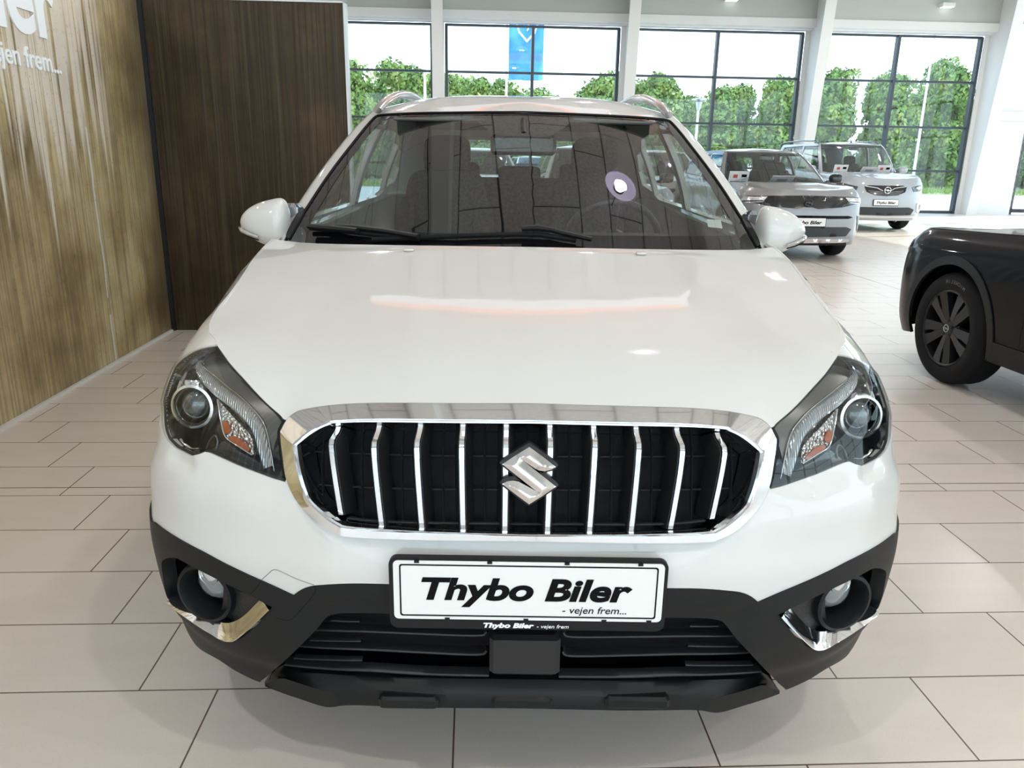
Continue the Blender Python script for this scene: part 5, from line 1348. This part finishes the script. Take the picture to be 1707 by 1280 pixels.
# grey crossover with the black visor front
hwG = .895
G, bG, gG, zG = gen_car('crossover_car', 'silver grey crossover with a black visor front beside the right mirror of the white car', wheel_to_root(4.72, 11.75, hwG-.115, .86, YAW), YAW,
                    silver, L=4.2, hw=hwG, zf=.90, zc=1.02, yc=1.02, roof_z=1.52, yr0=1.80, yr1=3.35, W_roof=.60, rim=satin_metal)
centre(bG, 'visor', [(0, .885), (-.35, .880), (-.84, .865), (-.87, .80), (-.50, .735), (-.14, .712), (-.06, .732), (0, .732)], gloss_black, G, off=.006)
both_sides(bG, 'headlamp', [(.56, .862), (.90, .850), (.93, .80), (.84, .772), (.62, .79)], lamp_clear, G, off=.010)
both_sides(bG, 'lamp_blade', [(.60, .80), (.88, .785), (.92, .79), (.90, .80), (.62, .812)], gloss_black, G, off=.013)
centre(bG, 'upper_slot', [(0, .625), (-.62, .622), (-.70, .60), (-.62, .582), (0, .580)], deep_black, G)
mesh_b = mat('mesh_black', (.012,)*3, .4)
centre(bG, 'lower_grille', [(0, .475), (-.60, .470), (-.70, .44), (-.62, .345), (0, .335)], mesh_b, G, off=.006)
centre(bG, 'skid_plate', [(0, .315), (-.68, .312), (-.72, .275), (-.6, .262), (0, .258)], satin_metal, G, off=.016, rim=.02)
centre(bG, 'lower_lip', [(0, .258), (-.66, .262), (-.70, .225), (0, .222)], black_plastic, G, off=.006)
both_sides(bG, 'side_intake', [(.80, .62), (.90, .60), (.90, .40), (.86, .42)], gloss_black, G, off=.006)
plate_on(G, -.012, .535); logo(G, FRM(0, -.012, .795), .045, gloss_black)
# van
hwC = .92
V_, bC, gC, zC_ = gen_car('family_van', 'silver high-roofed family van with winged grille by the right hand windows', wheel_to_root(8.16, 16.95, hwC-.115, .90, YAW), YAW,
                     pale_silver, L=4.4, hw=hwC, zf=.98, zc=1.13, yc=.98, roof_z=1.77, yr0=1.66, yr1=4.1, W_roof=.70, ya=.90, wb=2.78, front='van', rails=True, clad=False, R=.33)
centre(bC, 'grille', [(0, .90), (-.36, .905), (-.44, .88), (-.40, .78), (-.25, .72), (0, .70)], gloss_black, V_, off=.006)
v, f = strip(Off(bC, .01), [(-.42, .885), (-.2, .855), (-.12, .82), (-.07, .80)], .014, .008); link_mesh('chrome_wing', v, f, chrome, V_)
v, f = strip(Off(bC, .01), [(.42, .885), (.2, .855), (.12, .82), (.07, .80)], .014, .008); link_mesh('chrome_wing', v, f, chrome, V_)
logo(V_, FRM(0, -.02, .815), .062, chrome)
m = MB()
for j in range(3): v, f = strip(Off(bC, .006), [(-.36+.03*j, .80-.028*j), (0, .775-.026*j), (.36-.03*j, .80-.028*j)], .006, .004); m.add(v, f)
m.build('grille_slats', satin_metal, V_)
both_sides(bC, 'headlamp', [(.56, .875), (.84, .93), (1.02, .96), (1.0, .86), (.80, .80), (.60, .79)], mat('lamp_dark', (.10, .10, .11), .15, metal=.6, coat=1), V_, off=.008)
both_sides(bC, 'lamp_reflector', [(.66, .865), (.80, .89), (.86, .86), (.74, .825)], lamp_clear, V_, off=.012)
centre(bC, 'lower_grille', [(0, .48), (-.52, .485), (-.66, .44), (-.60, .335), (0, .325)], mesh_b, V_, off=.006)
centre(bC, 'skid_plate', [(0, .315), (-.74, .318), (-.78, .285), (0, .275)], satin_metal, V_, off=.014, rim=.02)
both_sides(bC, 'fog_surround', [(.72, .56), (.86, .60), (.95, .54), (.93, .40), (.82, .36), (.74, .42)], mat('fog_silver', (.75, .77, .8), .2, metal=.5), V_, off=.010)
both_sides(bC, 'fog_lamp', [(.80, .53), (.88, .54), (.90, .46), (.82, .43)], gloss_black, V_, off=.014)
plate_on(V_, -.012, .575)
# black car on the right, nose away
rzK = math.pi+.085; hwK = .90
K, bK, gK, zK_ = gen_car('crossover_car', 'glossy black crossover with black alloy wheels cut off by the right edge', wheel_to_root(2.77, 4.74, hwK-.115, .86, rzK), rzK,
                    black_paint, L=4.2, hw=hwK, zf=.83, zc=.95, yc=1.28, roof_z=1.50, yr0=2.05, yr1=3.35, W_roof=.60, rim=mat('rim_black', (.010, .0105, .012), .35, spec=.35), style='wide', R=.345)
both_sides(bK, 'headlamp', [(.60, .83), (.92, .83), (.98, .80), (.86, .745), (.62, .76)], mat('lamp_dark', (.1,)*3), K, off=.006)
for o in [c for c in K.children if c.name.startswith('wheel.') or c.name == 'wheel']:
    pass
logo(K, Matrix.Translation((hwK-.115+.098, .86, .345)) @ Matrix.Rotation(math.pi/2, 4, 'Y') @ Matrix.Rotation(math.pi/2, 4, 'Z'), .022, mat('emblem_grey', (.4, .4, .4), .3, metal=.8))
# tyre lettering on the near wheel
def arc_text(body_, cx, cy_, cz, r, a0, size, m_, parent):
    a = a0; t_ = None
    for ch in body_:
        M = Matrix.Translation((cx, cy_, cz)) @ Matrix.Rotation(a, 4, 'X') @ Matrix(((0, 0, 1, 0), (-1, 0, 0, 0), (0, 1, 0, r), (0, 0, 0, 1)))
        o = text_mesh('tyre_lettering', ch, size, m_, parent, M, extrude=.001, offset=.0006, align='CENTER'); a += size*.78/r
wK = [c for c in K.children if c.name.startswith('wheel') and 'liner' not in c.name and c.location.length < 99]
tyreK = min([c for c in K.children if c.name.split('.')[0] == 'wheel'], key=lambda c: (Vector(np.mean([v.co[:] for v in c.data.vertices], axis=0))-Vector((hwK-.115, .86, .345))).length)
arc_text('MICHELIN', hwK-.115+.1085, .86, .345, .278, -.42, .030, mat('letter_grey', (.10, .105, .11), .5), tyreK)
# cars glimpsed through the cabin of the white car
whiteb = mat('pale_blue_paint', (.60, .66, .72), .4, coat=.9)
A_c, bA, gA, zA = gen_car('hatchback_car', 'pale blue white hatchback seen through the rear window of the white car', (-.68, 14.0, 0), YAW, whiteb, L=4.1, hw=.88, zf=.86, zc=1.0, yc=.95, roof_z=1.50, yr0=1.7, yr1=3.3, clad=False, detail=False)
centre(bA, 'grille', [(0, .80), (-.4, .79), (-.36, .70), (0, .69)], gloss_black, A_c); both_sides(bA, 'headlamp', [(.58, .80), (.86, .82), (.88, .74), (.62, .72)], lamp_clear, A_c)
centre(bA, 'lower_grille', [(0, .45), (-.6, .45), (-.55, .32), (0, .31)], mesh_b, A_c)
B_c, bB, gB, zB = gen_car('hatchback_car', 'silver car directly behind the white car, glimpsed through its cabin', (1.28, 10.2, 0), YAW, pale_silver, L=4.1, hw=.88, zf=.88, zc=1.0, yc=.95, roof_z=1.52, yr0=1.72, yr1=3.3, clad=False, detail=False)
centre(bB, 'grille', [(0, .80), (-.4, .79), (-.36, .70), (0, .69)], gloss_black, B_c); both_sides(bB, 'headlamp', [(.58, .80), (.86, .82), (.88, .74), (.62, .72)], lamp_clear, B_c)
D_c, bD, gD, zD = gen_car('hatchback_car', 'white car standing behind the silver grey crossover, only its roof showing', (3.1, 15.4, 0), YAW, white_paint, L=4.1, hw=.88, zf=.88, zc=1.0, yc=.95, roof_z=1.53, yr0=1.72, yr1=3.3, clad=False, detail=False)
centre(bD, 'grille', [(0, .80), (-.4, .79), (-.36, .70), (0, .69)], gloss_black, D_c); both_sides(bD, 'headlamp', [(.58, .80), (.86, .82), (.88, .74), (.62, .72)], lamp_clear, D_c)
E_c, bE, gE, zE = gen_car('hatchback_car', 'white car parked outside beyond the glass behind the white car', (1.0, 32.6, -.08), YAW+.1, white_paint, L=4.1, hw=.88, zf=.88, zc=1.0, yc=.95, roof_z=1.5, yr0=1.72, yr1=3.3, clad=False, detail=False)
centre(bE, 'grille', [(0, .80), (-.4, .79), (-.36, .70), (0, .69)], gloss_black, E_c); both_sides(bE, 'headlamp', [(.58, .80), (.86, .82), (.88, .74), (.62, .72)], lamp_clear, E_c)
# price cards behind the windscreens
def card(parent_car, x, y, z, tilt, w_, h_, label, kind):
    M = parent_car.matrix_basis
    loc = Matrix.LocRotScale(parent_car.location, parent_car.rotation_euler, None) @ Vector((x, y, z))
    e = empty('price_card', loc, parent_car.rotation_euler[2]); tag(e, label, 'card', 'cards behind the windscreens')
    R_ = Matrix.Rotation(-tilt, 4, 'X')
    m = MB(); m.box((0, 0, h_/2), (w_, .004, h_), M=None); o = m.build('sheet', paper, e, smooth=False); o.data.transform(R_)
    def blot(nm, cx_, cz_, bw, bh, mt):
        q = MB(); q.box((cx_*w_, -.0035, cz_*h_), (bw*w_, .001, bh*h_)); o2 = q.build(nm, mt, e, smooth=False); o2.data.transform(R_)
    if kind:
        blot('red_print', -.18, .62, .22, .26, mat('print_red', (.6, .12, .08), .6)); blot('dark_print', .26, .66, .26, .22, ink); blot('text_line', 0, .2, .8, .07, ink)
    else: blot('car_print', 0, .55, .45, .28, mat('print_grey', (.45, .47, .5), .6))
    return e
card(G, -.58, 1.30, .99, -.35, .30, .20, 'white and red price card at the left of the grey crossover windscreen', 1)
card(G, .02, 1.22, .995, -1.0, .34, .24, 'white sheet lying in the middle of the grey crossover windscreen', 0)
card(V_, -.50, 1.12, 1.10, -.35, .30, .20, 'white and red price card at the left of the van windscreen', 1)
card(V_, .08, 1.10, 1.10, -.8, .36, .22, 'white sheet in the middle of the van windscreen', 0)
card(V_, .42, 1.12, 1.10, -.5, .30, .22, 'pale pink printed card at the right of the van windscreen', 1)

# ------------------------------------------------------------------ outdoors
gm = NT('pavement', .8); gm.lk(gm.ramp(gm.noise(gm.obj(), 3, 5), [(.3, (.50, .50, .49)), (.7, (.62, .61, .59))]), gm.b.inputs['Base Color'])
struct(turned(MB().box((10, 62, -.12), (150, 79.4, .08)).build('ground', gm.m, smooth=False)))
gr_m = NT('grass', .9); gr_m.lk(gr_m.ramp(gr_m.noise(gr_m.obj(), 6, 5), [(.3, (.16, .24, .05)), (.7, (.34, .42, .12))]), gr_m.b.inputs['Base Color'])
m = MB()
for i in range(9000):
    x = rng.uniform(-14, 42); y = rng.uniform(38.6, 43); h = rng.uniform(.08, .30); a = rng.uniform(0, 6.28); dx, dy = math.cos(a)*.03, math.sin(a)*.03
    m.add([(x-dx, y-dy, -.06), (x+dx, y+dy, -.06), (x+rng.uniform(-.05, .05), y+rng.uniform(-.05, .05), h)], [(0, 1, 2)])
m.box((14, 40.9, -.07), (56, 4.6, .04))
g_ = turned(m.build('grass_verge', gr_m.m, smooth=False, sharp=None)); tag(g_, 'strip of yellow green grass outside beyond the car park', 'grass', kind='stuff')
struct(g_) if False else None
leafm = NT('leaves', .6); wn_ = leafm.node('ShaderNodeObjectInfo'); geo = leafm.node('ShaderNodeNewGeometry')
ns = leafm.noise(leafm.obj(), 1.1, 3); rp = leafm.ramp(ns, [(.32, (.07, .14, .025)), (.5, (.17, .26, .05)), (.66, (.36, .42, .09))])
leafm.lk(leafm.mix(leafm.math('MULTIPLY', geo.outputs['Random Per Island'], .35), rp, (.22, .33, .09)), leafm.b.inputs['Base Color'])
leafm.b.inputs['Transmission Weight'].default_value = 0; leafm.b.inputs['Specular IOR Level'].default_value = .25
bark = mat('bark', (.10, .075, .055), .9, noise=.3, bscale=12)
def make_tree(seed, H, Wd):
    r = np.random.default_rng(seed); e = empty('tree', (0, 0, 0))
    m = MB(); m.tube([(0, 0, -.1), (.05, 0, H*.3), (-.05, .05, H*.75)], [.14, .10, .04], 8)
    for k_ in range(5):
        a = r.uniform(0, 6.28); m.tube([(0, 0, H*(.2+.1*k_)), (math.cos(a)*Wd*.3, math.sin(a)*Wd*.3, H*(.35+.1*k_))], [.05, .02], 6)
    m.build('trunk', bark, e)
    n = 8000; lob = []
    for k_ in range(60): 
        z = r.uniform(.06, .97); rad = Wd*.5*(1-.45*z**2.2); a = r.uniform(0, 6.28); q = r.uniform(.15, .72); lob.append((math.cos(a)*rad*q, math.sin(a)*rad*q, z*H*.95, r.uniform(.65, 1.05)*Wd*.205))
    V = []; F = []
    L_ = np.array(lob); idx = r.integers(0, len(lob), n)
    for i in range(n):
        cx, cy_, cz, rd = L_[idx[i]]; d = r.normal(size=3); d /= np.linalg.norm(d); p = np.array([cx, cy_, cz])+d*rd*r.uniform(.75, 1.08)
        if p[2] < 0.1: p[2] = .1+r.uniform(0, .2)
        s_ = r.uniform(.08, .17); u = r.normal(size=3); u -= d*(u@d)*.6; u /= np.linalg.norm(u); v = np.cross(u, d+r.normal(size=3)*.35); v /= np.linalg.norm(v)+1e-6
        b = len(V); V += [tuple(p-u*s_), tuple(p+v*s_*.6), tuple(p+u*s_), tuple(p-v*s_*.6)]; F.append((b, b+1, b+2, b+3))
    link_mesh('crown', V, F, leafm.m, e, smooth=False)
    return e
def copy_tree(root, loc, rz, sc):
    c = root.copy(); C.objects.link(c); c.location = loc; c.rotation_euler = (0, 0, rz); c.scale = sc
    for ch in root.children:
        d = ch.copy(); C.objects.link(d); d.parent = c
    return c
proto = [make_tree(1, 6.0, 3.0), make_tree(2, 6.3, 2.9), make_tree(3, 6.0, 3.1)]
hx = [-13.5, -9.6, -6.4, -3.6, -.4, 2.8, 5.4, 8.2, 11.2, 14.0, 16.8, 19.4, 22.2, 25.0, 27.8, 30.4, 33.4, 36.8]
hs = [.95, .92, 1.10, 1.06, .98, .84, .96, 1.04, .98, .92, 1.0, 1.12, 1.06, 1.02, 1.26, .98, .86, .94]
spots = [(-13.2+3.35*i+(0, 1.67, .84, 2.5)[row], 45.4+4.6*row+.3*math.sin(i*5), float(np.interp(-13.2+3.35*i, hx, hs))*(1.0+.035*row+.05*math.sin(i*3.1+row*2))) for row in range(4) for i in range(16+row)]
for i, (x, y, sc) in enumerate(spots):
    p_ = proto[i] if i < 3 else None; loc = B(x, y, -.08); s3 = (1.0, 1.0, sc*.97)
    if p_: p_.location = loc; p_.scale = s3; c = p_; c.rotation_euler = (0, 0, i*1.3)
    else: c = copy_tree(proto[i % 3], loc, i*1.37, s3)
    tag(c, 'dense sunlit green tree of the tall hedge beyond the car park', 'tree', 'trees of the green hedge outside')
# flag poles and banner
pole_m = mat('pole_white', (.8, .8, .8), .4)
def pole(x, y, h, label, name='flagpole', r=.055):
    e = empty(name, B(x, y, -.08), YAW); MB().tube([(0, 0, 0), (0, 0, h)], [r, r*.6], 10).build('pole', pole_m, e); MB().lathe([(0, h+.1), (.06, h+.04), (0, h-.02)], 10).build('finial', pole_m, e)
    tag(e, label, 'pole' if name != 'flagpole' else 'flagpole'); return e
fp_ = pole(1.18, 30, 8.2, 'white flagpole carrying a long blue banner outside the second window')
m = MB(); nx, nz = 14, 40; V = []; F = []
for j in range(nz+1):
    for i in range(nx+1):
        u, v = i/nx, j/nz; V.append((.07+u*1.24, .10*math.sin(u*9+v*4)+.05*math.sin(v*11), 7.9-v*3.85+.07*u*v+.03*math.sin(u*6)))
F = [(j*(nx+1)+i, j*(nx+1)+i+1, (j+1)*(nx+1)+i+1, (j+1)*(nx+1)+i) for j in range(nz) for i in range(nx)]
bl_m = NT('banner_blue', .7); bl_m.lk(bl_m.ramp(bl_m.noise(bl_m.obj(), 1.5, 3), [(.35, (.05, .28, .62)), (.65, (.13, .48, .80))]), bl_m.b.inputs['Base Color'])
ban = link_mesh('banner', V, F, bl_m.m, fp_)
sh_ = [(-.42, .55), (.42, .55), (.44, .1), (.30, -.30), (0, -.62), (-.30, -.30), (-.44, .1)]; sh2 = [(x*.86, z*.86+.01) for x, z in sh_]
def shield(pts, hole, y):
    n = len(pts); return [(.70+x, y, 5.95+z) for x, z in pts]+([(.70+x, y, 5.95+z) for x, z in hole] if hole else [])
V = shield(sh_, sh2, -.16); link_mesh('shield_outline', V, [(i, (i+1) % 7, 7+(i+1) % 7, 7+i) for i in range(7)], letter_white, ban, smooth=False)
m = MB(); m.tube([(.58, -.17, 6.1), (.66, -.17, 6.2), (.76, -.17, 6.12), (.70, -.17, 5.98), (.78, -.17, 5.85), (.70, -.17, 5.72)], .03, 6); m.tube([(.70, -.17, 5.98), (.58, -.17, 5.92)], .025, 6); m.build('shield_crest', letter_white, ban)
pole(-1.75, 30, 8.2, 'bare white flagpole outside the leftmost window')
pole(17.3, 31, 7.2, 'leaning white mast seen through the rightmost window')
def street_lamp(x, y, h, label):
    e = empty('street_lamp', B(x, y, -.08), YAW); MB().tube([(0, 0, 0), (0, 0, h)], [.06, .045], 8).build('pole', pole_m, e)
    m = MB(); m.lathe([(.0, h+.42), (.30, h+.38), (.30, h+.34), (.05, h+.30)], 16); m.lathe([(.07, h), (.14, h+.26), (.12, h+.3)], 12); m.build('lamp_head', satin_metal, e); tag(e, label, 'street lamp')
street_lamp(8.25, 30, 3.2, 'slim grey street lamp outside beside the third window mullion')
